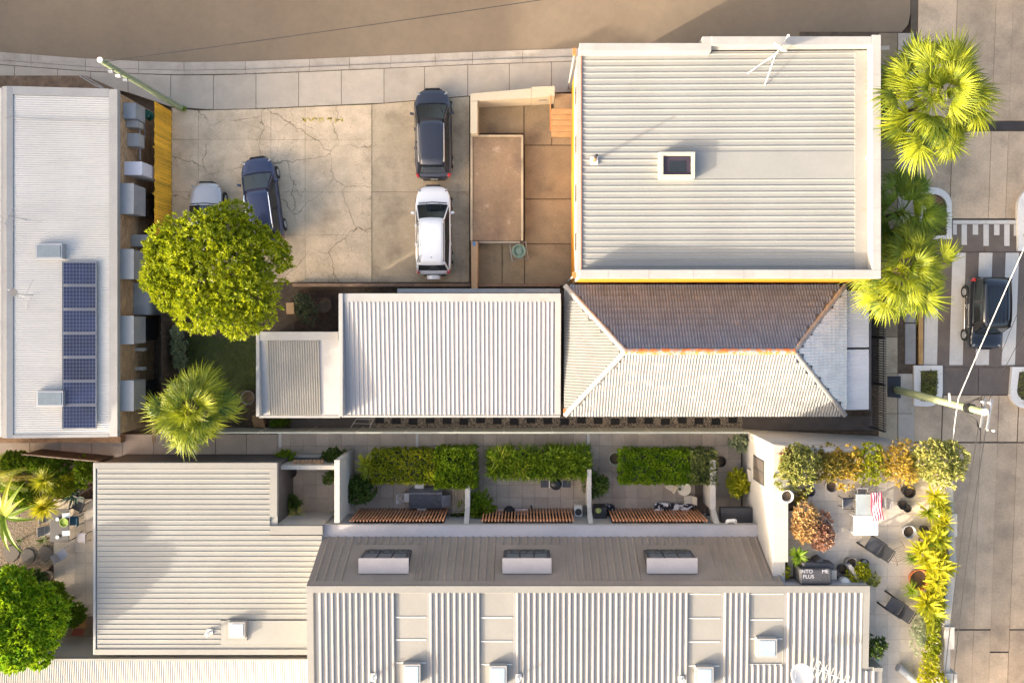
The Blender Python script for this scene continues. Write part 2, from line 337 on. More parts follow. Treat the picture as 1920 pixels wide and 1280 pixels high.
# footpath beside the street
sf = struct('street_footpath', MB().pprism([(1600, 60), (1690, 60), (1724, 350), (1722, 690), (1700, 850), (1600, 850), (1600, 2400), (1500, 2400), (1500, 60)], -.3, -.06), DIRT)
for y0, y1 in zip([62, 130, 215, 300, 365, 440, 520, 575, 632, 700, 775], [130, 215, 300, 365, 440, 520, 575, 632, 700, 775, 850]):
    slab(sf, 'footpath_slab', STAIN if y0 > 600 else YARDC, [(1648, y0), (1683, y0), (1683, y1), (1648, y1)], 0, .08)
    if not 440 <= y0 <= 632: slab(sf, 'kerb_slab', CONC, [(1684, y0), (1714, y0), (1714, y1), (1684, y1)], 0, .1)
for y0, y1 in ((530, 605), (606, 683)):
    slab(sf, 'ramp_plate', M('ribbed_grey_plate', (.27, .25, .23), .7, .1, 2), [(1697, y0), (1717, y0), (1717, y1), (1697, y1)], .005, .1)
one('timber_edging', MB().pbox(1723, 560, 1731, 683, -.1, .06), M('tan_timber', (.46, .27, .10), .8, .2, 3), 'orange timber edging beside the zebra crossing near the palms', 'edging')
# kerbed traffic islands
GC = F('ground_cover', (0.05, 0.085, 0.015), (0.34, 0.34, 0.08), .2)
def arc(cx, cy, rx, ry, a0, a1, n): return [(cx + rx * math.cos(R(lerp(a0, a1, i / n))), cy + ry * math.sin(R(lerp(a0, a1, i / n)))) for i in range(n + 1)]
def leaves(pts, dirs, ln, wd, rs):
    """flat four-cornered leaves: base points, directions, length, width"""
    n = len(pts); d = dirs / np.linalg.norm(dirs, axis=1, keepdims=True); q = rs.normal(size=(n, 3)); sd_ = np.cross(d, q); sd_ /= np.linalg.norm(sd_, axis=1, keepdims=True) + 1e-9
    L_ = (ln * rs.uniform(.7, 1.3, n))[:, None]; W_ = L_ * wd / ln
    up = np.cross(sd_, d) * L_ * .12
    v = np.stack([pts, pts + d * L_ * .45 + sd_ * W_ * .5 + up, pts + d * L_, pts + d * L_ * .45 - sd_ * W_ * .5 + up], 1).reshape(-1, 3)
    f = np.arange(n * 4).reshape(-1, 4)
    return v, f
def np_mesh(name, v, f, mat, smooth=False):
    me = bpy.data.meshes.new(name); me.from_pydata(v.tolist(), [], f.tolist()); me.update(); me.materials.append(mat); return me
def np_obj(name, v, f, mat, parent=None, at=None, kind=None):
    off = OFF.get(parent) if parent is not None else (Vector(at) if at is not None else Vector((0, 0, 0)))
    o = bpy.data.objects.new(name, np_mesh(name, v - np.array(off), f, mat)); link(o, parent)
    if parent is None: o.location = off
    OFF[o] = off
    if kind: o['kind'] = kind
    return o
def cover(poly_px, z, h, n, ln, mat, name, parent=None, seed=0, wd=.6, kind='stuff', label=None, cat=None):
    rs = np.random.default_rng(seed); xs = [p[0] for p in poly_px]; ys = [p[1] for p in poly_px]; pts = []
    def inside(x, y):
        c = False; j = len(poly_px) - 1
        for i in range(len(poly_px)):
            xi, yi = poly_px[i]; xj, yj = poly_px[j]
            if (yi > y) != (yj > y) and x < (xj - xi) * (y - yi) / (yj - yi) + xi: c = not c
            j = i
        return c
    while len(pts) < n:
        x = rs.uniform(min(xs), max(xs)); y = rs.uniform(min(ys), max(ys))
        if inside(x, y): pts.append(P(x, y, z + h * rs.uniform(0, 1)))
    pts = np.array(pts); d = rs.normal(size=(n, 3)); d[:, 2] = np.abs(d[:, 2]) * .6 + .15
    v, f = leaves(pts, d, ln, ln * wd, rs); o = np_obj(name, v, f, mat, parent, kind=kind)
    return tag(o, label, cat)
isl = []
isl.append(([(1727, 448), (1727, 352)] + arc(1750, 383, 35, 32, -90, 0, 7) + [(1785, 448)], [(1738, 441), (1738, 364)] + arc(1752, 386, 23, 22, -90, 0, 7) + [(1775, 441)], 'nearest the tall fan palm'))
isl.append(([(1714, 761), (1714, 685), (1768, 685), (1768, 732)] + arc(1740, 735, 28, 27, 0, 90, 7), [(1727, 751), (1727, 695), (1758, 695), (1757, 727)] + arc(1742, 733, 15, 18, 0, 90, 7), 'beside the green power pole'))
isl.append(([(2000, 470), (1909, 470), (1909, 388)] + arc(1942, 388, 33, 38, 180, 270, 7) + [(2000, 350)], [(1990, 462), (1921, 462), (1921, 390)] + arc(1942, 390, 21, 26, 180, 270, 7) + [(1990, 364)], 'at the right edge above the crossing'))
isl.append(([(2000, 688), (1898, 688), (1894, 735)] + arc(1928, 735, 34, 31, 180, 90, 7) + [(2000, 766)], [(1990, 697), (1911, 697), (1907, 732)] + arc(1930, 732, 23, 20, 180, 90, 7) + [(1990, 752)], 'at the right edge below the crossing'))
for k, (o_, i_, where) in enumerate(isl):
    t = thing('traffic_island', 'white kerbed traffic island with low green planting ' + where, 'island', P(sum(p[0] for p in o_) / len(o_), sum(p[1] for p in o_) / len(o_), G), 'kerbed islands at the crossing')
    MB().ring([P(x, y, .1) for x, y in o_], [P(x, y, .1) for x, y in i_], -.2, .1).build('kerb', M('white_kerb_paint', (.74, .70, .63), .8, .06, 1.5, spots=[((.40, .34, .27), 2.2, .58, .76, .7)]), t, bevel=.02)
    MB().pprism(i_, -.2, .02).build('soil', DIRT, t)
    gi = i_ if k else [(1740, 441), (1740, 384), (1774, 384), (1774, 441)]
    cover(gi, .03, .22, 650, .11, GC, 'ground_cover', t, 40 + k)
    if k == 0: MB().pprism([(1739, 380), (1739, 366), (1752, 366), (1764, 372), (1772, 382)], -.1, .05).build('brick_paving', M('red_brown_paving', (.22, .11, .06), .9, .15, 4), t)
# --- side lane and courtyards of the terrace houses
sl_ = struct('side_lane', MB().pprism([(-300, 812), (520, 812), (520, 858), (-300, 858)], -.3, -.05), DIRT)
for x0, x1 in zip(range(-60, 520, 58), list(range(-2, 520, 58)) + [520]):
    slab(sl_, 'concrete_slab', PAVER, [(x0, 814), (x1, 814), (x1, 857), (x0, 857)], 0, .08)
cy = struct('courtyard_paving', MB().pprism([(518, 806), (1405, 806), (1405, 1000), (518, 1000)], -.3, -.05), DIRT)
pm = None
a0 = P(520, 812); stp = .69
for i in range(37):
    for j in range(8):
        x, y = a0.x + i * stp, a0.y - (j + 1) * stp
        if x + stp > P(1406, 0).x: continue
        if pm is None: pm = mesh_from('paver', MB().box(.006, .006, -.06, stp - .006, stp - .006, 0).v, MB().box(0, 0, 0, 1, 1, 1).f, PAVER)
        share('paver', pm, cy, (x, y, 0))
for x in (525, 782, 1103):
    MB().pbox(x - 2.5, 812, x + 2.5, 838, -.02, .006).build('drain_channel', POTW, cy)
# --- garden bottom left
ga = struct('garden_bed', MB().pprism([(-400, 858), (182, 858), (182, 1300), (-400, 1300)], -.3, -.04), MULCH)
struct('gravel_path', MB().pprism([(0, 940), (60, 930), (102, 945), (102, 1050), (80, 1085), (0, 1060), (-60, 1040), (-60, 960)], -.2, -.01), GRAVM)
def pebbles(poly, z, n, r0, r1, mat, name, seed, label=None, parent=None):
    rs = random.Random(seed); mb = MB(); xs = [p[0] for p in poly]; ys = [p[1] for p in poly]
    for _ in range(n):
        c = P(rs.uniform(min(xs), max(xs)), rs.uniform(min(ys), max(ys)), z); r = rs.uniform(r0, r1); a = rs.uniform(0, 3)
        e = [c + Vector((math.cos(a + k * 1.571) * r * (1.3 if k % 2 else .9), math.sin(a + k * 1.571) * r * (1.3 if k % 2 else .9), 0)) for k in range(4)]
        mb.add(e + [c + Vector((0, 0, r * .7))], [(0, 1, 4), (1, 2, 4), (2, 3, 4), (3, 0, 4)])
    o = mb.build(name, mat, parent, kind='stuff'); return o
tag(pebbles([(0, 940), (102, 1060)], -.01, 2200, .015, .04, PEB, 'garden_gravel', 5), 'loose tan gravel between the garden plants and the patio', 'gravel')
pat = struct('garden_patio', MB().pprism([(100, 935), (180, 935), (180, 1150), (100, 1150)], -.2, -.03), DIRT)
pm2 = mesh_from('paver', MB().box(.004, .004, -.05, .566, .566, .012).v, MB().box(0, 0, 0, 1, 1, 1).f, PAVEL)
a0 = P(101, 935)
for i in range(4):
    for j in range(11): share('paver', pm2, pat, (a0.x + i * .57, a0.y - (j + 1) * .57, 0))
for x, y, r, lb in ((22, 1036, 15, 'nearest the palm trunk'), (53, 1042, 14, 'in the middle, the darkest'), (86, 1036, 14, 'touching the patio edge')):
    c = P(x, y); n = 9; rr = random.Random(x); mb = MB()
    mb.prism([(c.x + math.cos(k * 6.283 / n) * r / 35 * rr.uniform(.88, 1.08), c.y + math.sin(k * 6.283 / n) * r / 35 * rr.uniform(.95, 1.2)) for k in range(n)], -.03, .05)
    one('stepping_stone', mb, M('slate_stone' + str(x), (.10 + (.04 if x != 53 else 0), .09 + (.03 if x != 53 else 0), .08 + (.02 if x != 53 else 0)), .9, .15, 3, bump=.3), 'round grey stepping stone in the gravel ' + lb, 'stone', 'stepping stones in the gravel', bevel=.02)
# --- cottage yard
yd = struct('cottage_yard', MB().pprism([(296, 530), (1640, 530), (1640, 808), (296, 808)], -.3, -.03), M('dark_soil', (0.075, 0.055, 0.038), .95, .3, 4, bump=.6, bs=20))
struct('lawn', MB().pprism([(350, 630), (484, 630), (484, 728), (440, 735), (350, 720)], -.2, -.005), GRASSD)
rs = np.random.default_rng(2); n = 5000
pts = np.array([P(rs.uniform(352, 484), rs.uniform(632, 730), 0) for _ in range(n)]); d = rs.normal(size=(n, 3)) * .45; d[:, 2] = 1
v, f = leaves(pts, d, .07, .02, rs); tag(np_obj('grass', v, f, F('lawn_blades', (0.07, 0.14, 0.01), (0.18, 0.28, 0.02), .2), kind='stuff'), 'short dark lawn between the round tree and the palm', 'grass')
struct('side_path', MB().pprism([(545, 780), (1640, 780), (1640, 806), (545, 806)], -.2, -.01), M('dark_path', (0.1, 0.085, 0.075), .85, .15, 2))
tag(pebbles([(692, 781), (1392, 805)], 0, 5200, .018, .045, PEB, 'path_pebbles', 9), 'tan pebbles along the narrow side path of the cottage', 'pebbles')
sp = bpy.data.objects['side_path']; pvm = MB().box(-.23, -.17, 0, .23, .17, .04); pvm = mesh_from('paver', pvm.v, pvm.f, M('black_paver', (.012, .011, .011), .7, .2, 3))
for i in range(22): share('paver', pvm, sp, P(712 + 31.5 * i, 787 + (i % 3) * 1.5, .0))
# leaf litter and weeds
rs = np.random.default_rng(77); n = 900
pts = []
for k in range(n):
    q = rs.integers(0, 4)
    x, y = ((rs.normal(450, 90), rs.normal(490, 30)) if q == 0 else (rs.uniform(330, 880), 528 - abs(rs.normal(0, 8))) if q == 1 else (880 - abs(rs.normal(0, 10)), rs.uniform(250, 525)) if q == 2 else (rs.uniform(330, 690), rs.uniform(215, 520)))
    pts.append(P(min(max(x, 325), 878), min(max(y, 212), 527), .012))
d = rs.normal(size=(n, 3)); d[:, 2] = .05; v, f = leaves(np.array(pts), d, .06, .035, rs)
tag(np_obj('leaf_litter', v, f, F('fallen_leaf', (.10, .07, .02), (.36, .26, .06), .1), kind='stuff'), 'small fallen leaves scattered over the car park', 'leaves')
n = 1500; pts = []
for k in range(n):
    q = rs.integers(0, 3); x = rs.uniform(325, 700)
    pts.append(P(x, fb(x) + rs.normal(0, .8), 0) if q == 0 else P(x, yk(x) + 23.5 + rs.normal(0, .5), 0) if q == 1 and x > 330 else P(697 + rs.normal(0, .6), rs.uniform(198, 527), 0))
d = rs.normal(size=(n, 3)) * .7; d[:, 2] = .7; v, f = leaves(np.array(pts), d, .05, .016, rs)
tag(np_obj('weeds', v, f, F('weed_blade', (.06, .08, .01), (.20, .22, .03), .2), kind='stuff'), 'thin weeds growing in the joints of the car park concrete', 'weeds')
# ================================================================ BUILDINGS
def ribbed(parent, mat, O, U, V, vlen, ulen, pitch, rw, rh, per=4, wave=False, name='roof_sheet', U2=None):
    """a run of ribbed sheets: O corner, U along the ribs, V across; every sheet is a piece of its own"""
    O = Vector(O); U = Vector(U).normalized(); V = Vector(V).normalized(); N_ = U.cross(V)
    if N_.z < 0: N_ = -N_
    n = max(1, round(vlen / pitch)); pitch = vlen / n; done = 0
    cache = {}
    while done < n:
        k = min(per, n - done)
        if k not in cache:
            pr = []
            for i in range(k):
                b = i * pitch
                if wave: pr += [(b + pitch * j / 4, rh * .5 * (1 - math.cos(math.pi * j / 2))) for j in range(4)]
                else: pr += [(b, 0), (b + pitch - rw * 1.5, 0), (b + pitch - rw, rh), (b + pitch - rw * .35, rh)]
            pr.append((k * pitch, 0))
            v = [V * a + N_ * h for a, h in pr] + [V * a + N_ * h + U * ulen for a, h in pr]; m_ = len(pr)
            f = [(i, i + 1, m_ + i + 1, m_ + i) for i in range(m_ - 1)]
            if (V.cross(U)).z < 0: f = [q[::-1] for q in f]
            cache[k] = mesh_from(name, [tuple(p) for p in v], f, mat)
        share(name, cache[k], parent, O + V * (done * pitch)); done += k
def walls(parent, mat, pts, z0, z1, name='wall'):           # each wall its own slab
    c = sum((Vector((*p, 0)) for p in pts), Vector((0, 0, 0))) / len(pts)
    for i, a in enumerate(pts):
        b = pts[(i + 1) % len(pts)]; a = Vector((*a, 0)); b = Vector((*b, 0)); d = (b - a).normalized(); nn = Vector((-d.y, d.x, 0))
        if nn.dot(c - a) < 0: nn = -nn
        t_ = .2
        MB().prism([tuple(p[:2]) for p in (a, b, b + nn * t_ - d * .002, a + nn * t_ + d * .002)], z0, z1).build(name, mat, parent)
def rect(x0, y0, x1, y1): return [(x0, y0), (x1, y0), (x1, y1), (x0, y1)]

# ---------- white-roofed flats at the left
ap = thing('flats', 'long brick building at the left with a white corrugated roof and solar panels', 'building', P(110, 500))
ZA, ZR = 3.6, 4.05
e = P(221, 168, ZA); s_ = P(221, 818, ZA); wx = e.x - .06; rx = P(15, 0, ZR).x
walls(ap, BRICK, rect(-36, s_.y + .1, wx, e.y - .1), -.3, ZA - .12)
MB().box(-36.2, s_.y + .02, ZA - .3, wx + .03, e.y - .02, ZA - .06).build('roof_deck', WHITE, ap)
U = Vector((e.x - rx, 0, ZA - ZR)); ln = U.length
ribbed(ap, ROOFW, (rx, s_.y + .05, ZR), U, (0, 1, 0), e.y - s_.y - .1, ln - .33, .108, .03, .02, 8, True)
ribbed(ap, ROOFW, (rx - .3 - 12, s_.y + .05, ZR - 1.0), Vector((12, 0, 1.0)), (0, 1, 0), e.y - s_.y - .1, 12.04, .108, .03, .02, 8, True)
MB().box(e.x - .42, s_.y, ZA - .2, e.x, e.y, ZA + .05).build('gutter', WHITE, ap)
mb = MB()
for sx_ in (-1, 1):
    mb.add([(rx - .0, s_.y, ZR + .1), (rx, e.y, ZR + .1), (rx + sx_ * .26, e.y, ZR + .035), (rx + sx_ * .26, s_.y, ZR + .035)], [(0, 1, 2, 3) if sx_ < 0 else (3, 2, 1, 0)])
mb.build('ridge_cap', WHITE, ap)
MB().add([(rx, e.y - .38, ZR + .06), (e.x - .42, e.y - .38, ZA + .06), (e.x - .42, e.y + .02, ZA + .06), (rx, e.y + .02, ZR + .06)], [(0, 1, 2, 3)]).build('barge_flashing', WHITE, ap)
MB().add([(rx, s_.y - .02, ZR + .06), (e.x - .42, s_.y - .02, ZA + .06), (e.x - .42, s_.y + .14, ZA + .06), (rx, s_.y + .14, ZR + .06)], [(0, 1, 2, 3)]).build('barge_flashing', WHITE, ap)
for y0, y1 in ((345, 400), (468, 522), (593, 644), (714, 769)):
    a = P(250, y0, 3.25); b = P(250, y1, 3.25)
    bw = MB().box(wx, b.y, 2.0, a.x, a.y, 3.25).build('window_bay', GREYB, ap)
    MB().box(wx, b.y + .1, .5, a.x - .1, a.y - .1, 1.99).build('pane', GLASSD, bw)
    MB().box(wx, b.y - .03, 3.252, a.x + .04, a.y + .03, 3.29).build('cap', M('pale_zinc', (0.27, 0.28, 0.285), .45, .06, 2), bw)
for y0, y1, m_ in ((652, 658, RENDERP), (688, 694, RENDERP)):
    a = P(268, y0, 1.8); b = P(268, y1, 1.8); MB().box(wx, b.y, 1.4, a.x, a.y, 1.8).build('sill', m_, ap)
yb = M('sandstone_pavers', (.33, .24, .155), .9, .3, 7, bump=.6, bs=14)
MB().pbox(-300, 818, 226, 830, -.3, .5).build('plinth', M('tan_brick', (.30, .20, .12), .9, .25, 5), ap)
MB().box(wx + .02, P(0, 830).y, -.3, P(292, 0).x, P(0, 770).y, .02).build('paved_strip', yb, ap)
MB().pprism([(-300, 142), (160, 142), (212, 165), (240, 200), (-300, 200)], -.3, .02).build('soil_strip', M('rough_bank', (.20, .13, .08), .95, .35, 2.5, bump=.8, bs=10), ap)
MB().path([P(8, 222, 4.2), P(22, 221, 4.15), P(207, 229, 3.75)], .018).build('roof_conduit', WHITE, ap)
MB().path([P(150, 143, .3), P(178, 160, 2.2), P(205, 172, 3.5)], .04).build('downpipe', STEEL, ap)
MB().path([P(157, 143, .3), P(183, 158, 2.2), P(210, 176, 3.5)], .03).build('downpipe', STEEL, ap)
# neighbouring block further west (it shades the car park, the lane and this roof)
nb = thing('apartment_block', 'tall brown brick apartment block beyond the flats at the left', 'building', (-54, -3, 0))
walls(nb, BRICK, rect(-63, -18, -45, 12), -.3, 13.6)
MB().box(-63.2, -18.2, 13.6, -44.8, 12.2, 13.9).build('roof', CREAMF, nb)
for k in range(3):
    for j in range(7):
        y = -15.5 + j * 4; wn = MB().box(-44.99, y, 1 + k * 3.3, -44.93, y + 1.8, 2.5 + k * 3.3).build('window', WHITE, nb)
        MB().box(-44.96, y + .08, 1.08 + k * 3.3, -44.9, y + 1.72, 2.42 + k * 3.3).build('pane', GLASSD, wn)
# solar panels, hatches, aerials on that roof
SOL = solar_mat(); SOLF = M('cell_lines', (.36, .37, .40), .4, .05, 2)
sU = U.normalized(); slope = math.atan2(ZA - ZR, e.x - rx)
def roofz(px):                                               # height of the flats' roof under a pixel column
    z = 3.8
    for _ in range(4):
        x = P(px, 0, z).x; z = lerp(ZR, ZA, (x - rx) / (e.x - rx))
    return z
ordw = ['topmost', 'second from the top', 'third from the top', 'middle', 'third from the bottom', 'second from the bottom', 'lowest']
for i in range(7):
    z = roofz(149) + .13; c = P(149, 512.5 + i * 44.8, z); sz = P(0, 490, z).y - P(0, 534.2, z).y - .02; wd = P(179.5, 0, z).x - P(118.5, 0, z).x
    t = thing('solar_panel', 'blue solar panel, %s of the seven on the white roof' % ordw[i], 'solar panel', c - Vector((0, 0, .1)), 'solar panels on the white roof')
    t.rotation_euler = (0, -slope * 1.0, 0)
    q = MB()
    for a, b, x, y in ((wd, .025, 0, sz / 2), (wd, .025, 0, -sz / 2), (.025, sz - .026, wd / 2, 0), (.025, sz - .026, -wd / 2, 0)): q.obox((x, y, .1), a, b, .05)
    q.build('frame', M('panel_frame', (0.12, 0.13, 0.15), .4, .05, 2), t, local=True)
    MB().obox((0, 0, .095), wd - .04, sz - .04, .03).build('backing', SOLF, t, local=True)
    cs = MB()
    for a in range(10):
        for b in range(6): cs.obox((-wd / 2 + .04 + (wd - .08) * (a + .5) / 10, -sz / 2 + .04 + (sz - .08) * (b + .5) / 6, .112), (wd - .06) / 10 - .014, (sz - .06) / 6 - .014, .006)
    o = cs.build('cell_field', SOL, t, local=True, kind='stuff')
    for sx_ in (-1, 1): MB().tube((sx_ * wd * .3, 0, -.06), (sx_ * wd * .3, 0, .08), .02).build('foot', STEEL, t, local=True)
for (x0, y0, x1, y1), lb in (((66, 457, 116, 485), 'upper'), ((68, 733, 118, 762), 'lower')):
    z = roofz((x0 + x1) / 2) + .3; t = thing('roof_skylight', '%s grey skylight box on the white corrugated roof by the solar panels' % lb, 'skylight', P((x0 + x1) / 2, (y0 + y1) / 2, z - .3), 'skylights on the flats roof')
    MB().pbox(x0, y0, x1, y1, z - .5, z).build('curb', STEEL, t)
    MB().pbox(x0 + 3, y0 + 3, x1 - 3, y1 - 3, z - .1, z + .03).build('pane', M('frosted_grey_glass', (.20, .24, .26), .2, .1, 2), t)
def yagi(name, label, base, h, d, ln, n, el, mat=STEEL, dish=None):
    t = thing(name, label, 'antenna', base); b = Vector(base); top = b + Vector((0, 0, h)); d = Vector(d).normalized(); p = Vector((-d.y, d.x, 0))
    MB().tube(b, top + Vector((0, 0, .05)), .02).build('mast', mat, t)
    MB().tube(top - d * ln * .5, top + d * ln * .5, .016).build('boom', mat, t)
    for i in range(n):
        c = top + d * ln * (-.48 + .96 * i / (n - 1)); l = el * (1 - .45 * i / (n - 1))
        MB().tube(c - p * l, c + p * l, .009).build('element', mat, t)
    if dish: MB().lathe([(.0, .02), (.1, .0), (.19, .06), (.2, .08)], top + d * .2, 12).build('cone', POTG, t)
    MB().path([b + p * .8, top * .5 + b * .5, b - p * .7 + d * .3], .012).build('stay', mat, t)
    return t
yagi('roof_antenna', 'thin metal aerial on the white roof above the solar panels', P(50, 412, roofz(50)), 1.3, (.45, .75, .1), .9, 5, .5, GREYB)
yagi('roof_antenna', 'comb shaped aerial pointing left with a round cone on the white roof', P(62, 553, roofz(62)), 1.1, (-.9, .4, 0), 1.3, 9, .2, STEEL, True)

# services on the brick wall by the lane
def wbox(name, label, cat, y0, y1, xo, z0, z1, mat, cover_=None):
    a = P(xo, y0, z1); b = P(xo, y1, z1); t = thing(name, label, cat, (a.x, (a.y + b.y) / 2, z0), 'boxes on the brick wall')
    MB().box(wx + .01, b.y, z0, a.x, a.y, z1).build('case', mat, t)
    MB().box(a.x, b.y + .03, z0 + .05, a.x + .02, a.y - .03, z1 - .05).build('door', cover_ or mat, t)
wbox('meter_box', 'grey steel meter box high on the brick wall near the lane', 'meter box', 193, 222, 254, 2.0, 3.0, GREYB)
wbox('switch_box', 'white upper switch box on the brick wall', 'switch box', 226, 238, 258, 2.1, 2.7, WHITE)
wbox('switch_box', 'white lower switch box on the brick wall under another', 'switch box', 250, 274, 260, 2.0, 2.6, WHITE)
wbox('wall_cabinet', 'long white cabinet sticking out from the brick wall beside the fence', 'cabinet', 303, 328, 266, .9, 2.9, M('white_lilac_metal', (.62, .60, .62), .5, .03, 1))
wbox('wall_cabinet', 'pale cabinet on the brick wall half hidden by the round tree', 'cabinet', 440, 462, 276, .3, 2.2, WHITE)
wbox('wall_cabinet', 'lilac grey cabinet low on the brick wall beside the round tree', 'cabinet', 530, 590, 278, .2, 2.0, GREYB)
one('conduit', MB().path([P(246, 225, 2.8), P(262, 226, 2.2), P(263, 300, 1.9)], .03).path([P(270, 205, 2.0), P(272, 260, 1.5)], .03), STEEL, 'grey pipes running along the brick wall between the boxes', 'pipe')
t = thing('hose_reel', 'green hose reel on the ground behind the orange timber fence', 'hose reel', P(279, 218, .3))
MB().lathe([(.05, 0), (.27, 0), (.27, .04), (.2, .05), (.2, .38), (.27, .4), (.27, .43), (.05, .43)], P(279, 218, .3), 16).build('drum', M('green_plastic', (.02, .13, .09), .5, .1, 3), t, smooth=False)
MB().tube(P(279, 218, 0), P(279, 218, .8), .03).build('post', STEEL, t)
# timber fence beside the car park
fx = P(290, 0, 1.9).x
def paling_fence(label, x, ya, yb_, h, w_, mat, name='timber_fence', lean=0):
    t = thing(name, label, 'fence', (x, (ya + yb_) / 2, 0)); n = int(abs(yb_ - ya) / w_); w_ = abs(yb_ - ya) / n
    y0 = min(ya, yb_)
    ms = [mesh_from('paling', q.v, q.f, mat) for q in (MB().box(-.012, -w_ / 2 + .009, 0, .012, w_ / 2 - .009, h + dh) for dh in (0, .02, -.025))]
    for i in range(n): share('paling', ms[(i * 7) % 3], t, (x + random.uniform(-.014, .014), y0 + (i + .5) * w_, 0))
    for z in (.4, h - .35): MB().box(x - .07, y0, z, x - .02, y0 + n * w_, z + .08).build('rail', mat, t)
    for k in range(int(n * w_ / 2.4) + 1): MB().box(x - .15, y0 + k * 2.4, 0, x - .071, y0 + k * 2.4 + .09, h - .1).build('post', mat, t)
    return t
paling_fence('bright orange timber paling fence at the left of the car park', fx, P(0, 190, 1.9).y, P(0, 452, 1.9).y, 1.9, .15, TIMB)
paling_fence('dark timber fence at the back of the cottage yard', P(303, 0, 1.8).x, P(0, 540, 1.8).y, P(0, 800, 1.8).y, 1.8, .15, DKWOOD)

# ---------- white flat-roofed building top right
wb = thing('white_building', 'large white flat roofed building with orange side wall beside the palms', 'building', P(1370, 300))
ZP, ZW, ZE = 6.75, 6.0, 6.25
nw = P(1087, 80, ZP); se = P(1652, 522, ZP); xw, xe, yn, ysn = nw.x, se.x, nw.y, se.y
wl = {'w': (xw, ysn, xw + .2, yn), 'e': (xe - .25, ysn, xe - .02, yn), 'n': (xw + .2, yn - .25, xe - .25, yn - .02)}
for k, q in wl.items(): MB().box(q[0] + .03, q[1] + .02, -.3, q[2], q[3], ZW - .15).build('wall', WHITE, wb)
MB().box(xw + .05, ysn + .006, -.3, xe - .05, ysn + .22, ZP - .3).build('south_wall', ORANGE, wb)
MB().box(xw + .01, ysn + .1, 0, xw + .028, yn - .1, 2.2).build('painted_band', ORANGE, wb)
MB().box(xw + .2, ysn + .25, ZW - .4, xe - .26, yn - .26, ZW - .05).build('roof_deck', CREAMF, wb)
RB = M('rib_cream_steel', (0.262, 0.262, 0.245), .42, .05, .5, rnd=.025, spots=[((.52, .44, .33), .9, .62, .85, .3)])
# ribs run east-west; the strip right of the skylight is plain
def wy(py, z=6.1): return P(0, py, z).y
U = Vector((xe - xw - 1.05, 0, ZE - ZW))
yA, yB, yC, yD = wy(508), wy(336), wy(285), wy(100)
ribbed(wb, RB, (xw + .12, yA, ZW), U, (0, 1, 0), yB - yA, U.length, .283, .06, .034, 3)
ribbed(wb, RB, (xw + .12, yC, ZW), U, (0, 1, 0), yD - yC, U.length, .283, .06, .034, 3)
skx0, skx1 = P(1237, 0, 6.5).x, P(1303, 0, 6.5).x
ribbed(wb, RB, (xw + .12, yB, ZW), U, (0, 1, 0), yC - yB, skx0 - xw + .1, .283, .07, .04, 5)
MB().add([(skx0, yB, ZW + .11), (xe - .95, yB, ZE + .02), (xe - .95, yC, ZE + .02), (skx0, yC, ZW + .11)], [(0, 1, 2, 3)]).build('plain_sheet', RB, wb)
MB().add([(xw + .1, yD, ZW + .02), (xe - .9, yD, ZE + .03), (xe - .9, yn - .2, ZE + .03), (xw + .1, yn - .2, ZW + .02)], [(0, 1, 2, 3)]).build('apron_flashing', RB, wb)
MB().box(xe - .98, ysn + .2, ZE - .2, xe - .36, yn - .2, ZE + .035).build('box_gutter', CREAMF, wb)
def parap(x0, y0, x1, y1, z): MB().box(x0, y0, ZW - .3, x1, y1, z).build('parapet', WHITE, wb, bevel=.015)
parap(xe - .40, ysn + .40, xe, yn + .35, ZP)                           # east
MB().box(xw, ysn, ZP - .28, xe, ysn + .399, ZP).build('parapet', WHITE, wb, bevel=.015); MB().box(xw + .01, ysn + .221, ZW - .3, xe - .01, ysn + .395, ZP - .281).build('parapet', WHITE, wb)                                     # south
xs_ = P(1318, 0, ZP).x
parap(xw, yn - .36, xs_ + .4, yn, ZP - .06)
parap(xs_ + .401, yn - .12, xe - .401, yn + .28, ZP)
MB().box(xs_ - .02, yn + .002, ZW - .3, xs_ + .4, yn + .275, ZP - .02).build('parapet', WHITE, wb)
for py in (140, 215, 300, 390, 470): MB().box(xe - .405, P(0, py, ZP).y - .008, ZP - .2, xe + .005, P(0, py, ZP).y + .008, ZP + .005).build('cap_joint', CREAMF, wb)
for px in (1216, 1394, 1140, 1300, 1480, 1560): MB().box(P(px, 0, ZP).x - .012, ysn - .005, ZP - .2, P(px, 0, ZP).x + .012, ysn + .402, ZP + .006).build('cap_joint', CREAMF, wb)
MB().box(xw - .1, ysn + .1, ZW - .1, xw + .1, yn - .37, ZW + .03).build('eave_gutter', WHITE, wb)
MB().box(xw + .101, ysn + .41, ZW - .1, xw + .15, yn - .37, ZW + .06).build('gutter_lip', M('rust_brown', (.25, .12, .07), .7, .2, 3), wb)
for py in (95, 515):
    MB().box(xw - .26, P(0, py, 6).y - .13, 5.6, xw - .11, P(0, py, 6).y + .13, 5.95).build('rainhead', TERRA, wb)
    MB().tube((xw - .16, P(0, py, 6).y, 0), (xw - .16, P(0, py, 6).y, 5.6), .045).build('downpipe', WHITE, wb)
for k in range(4):
    y = lerp(ysn, yn, (k + .6) / 4.5); wn = MB().box(xw + .0, y, 3.6, xw + .05, y + 1.0, 4.8).build('window', WHITE, wb); MB().box(xw - .01, y + .08, 3.68, xw + .06, y + .92, 4.72).build('pane', GLASSD, wn)
tk = thing('roof_skylight', 'square dark skylight with cream frame on the white flat roof', 'skylight', P(1270, 309, 6.1))
q = MB(); a = P(1237, 285, 6.5); b = P(1303, 334, 6.5)
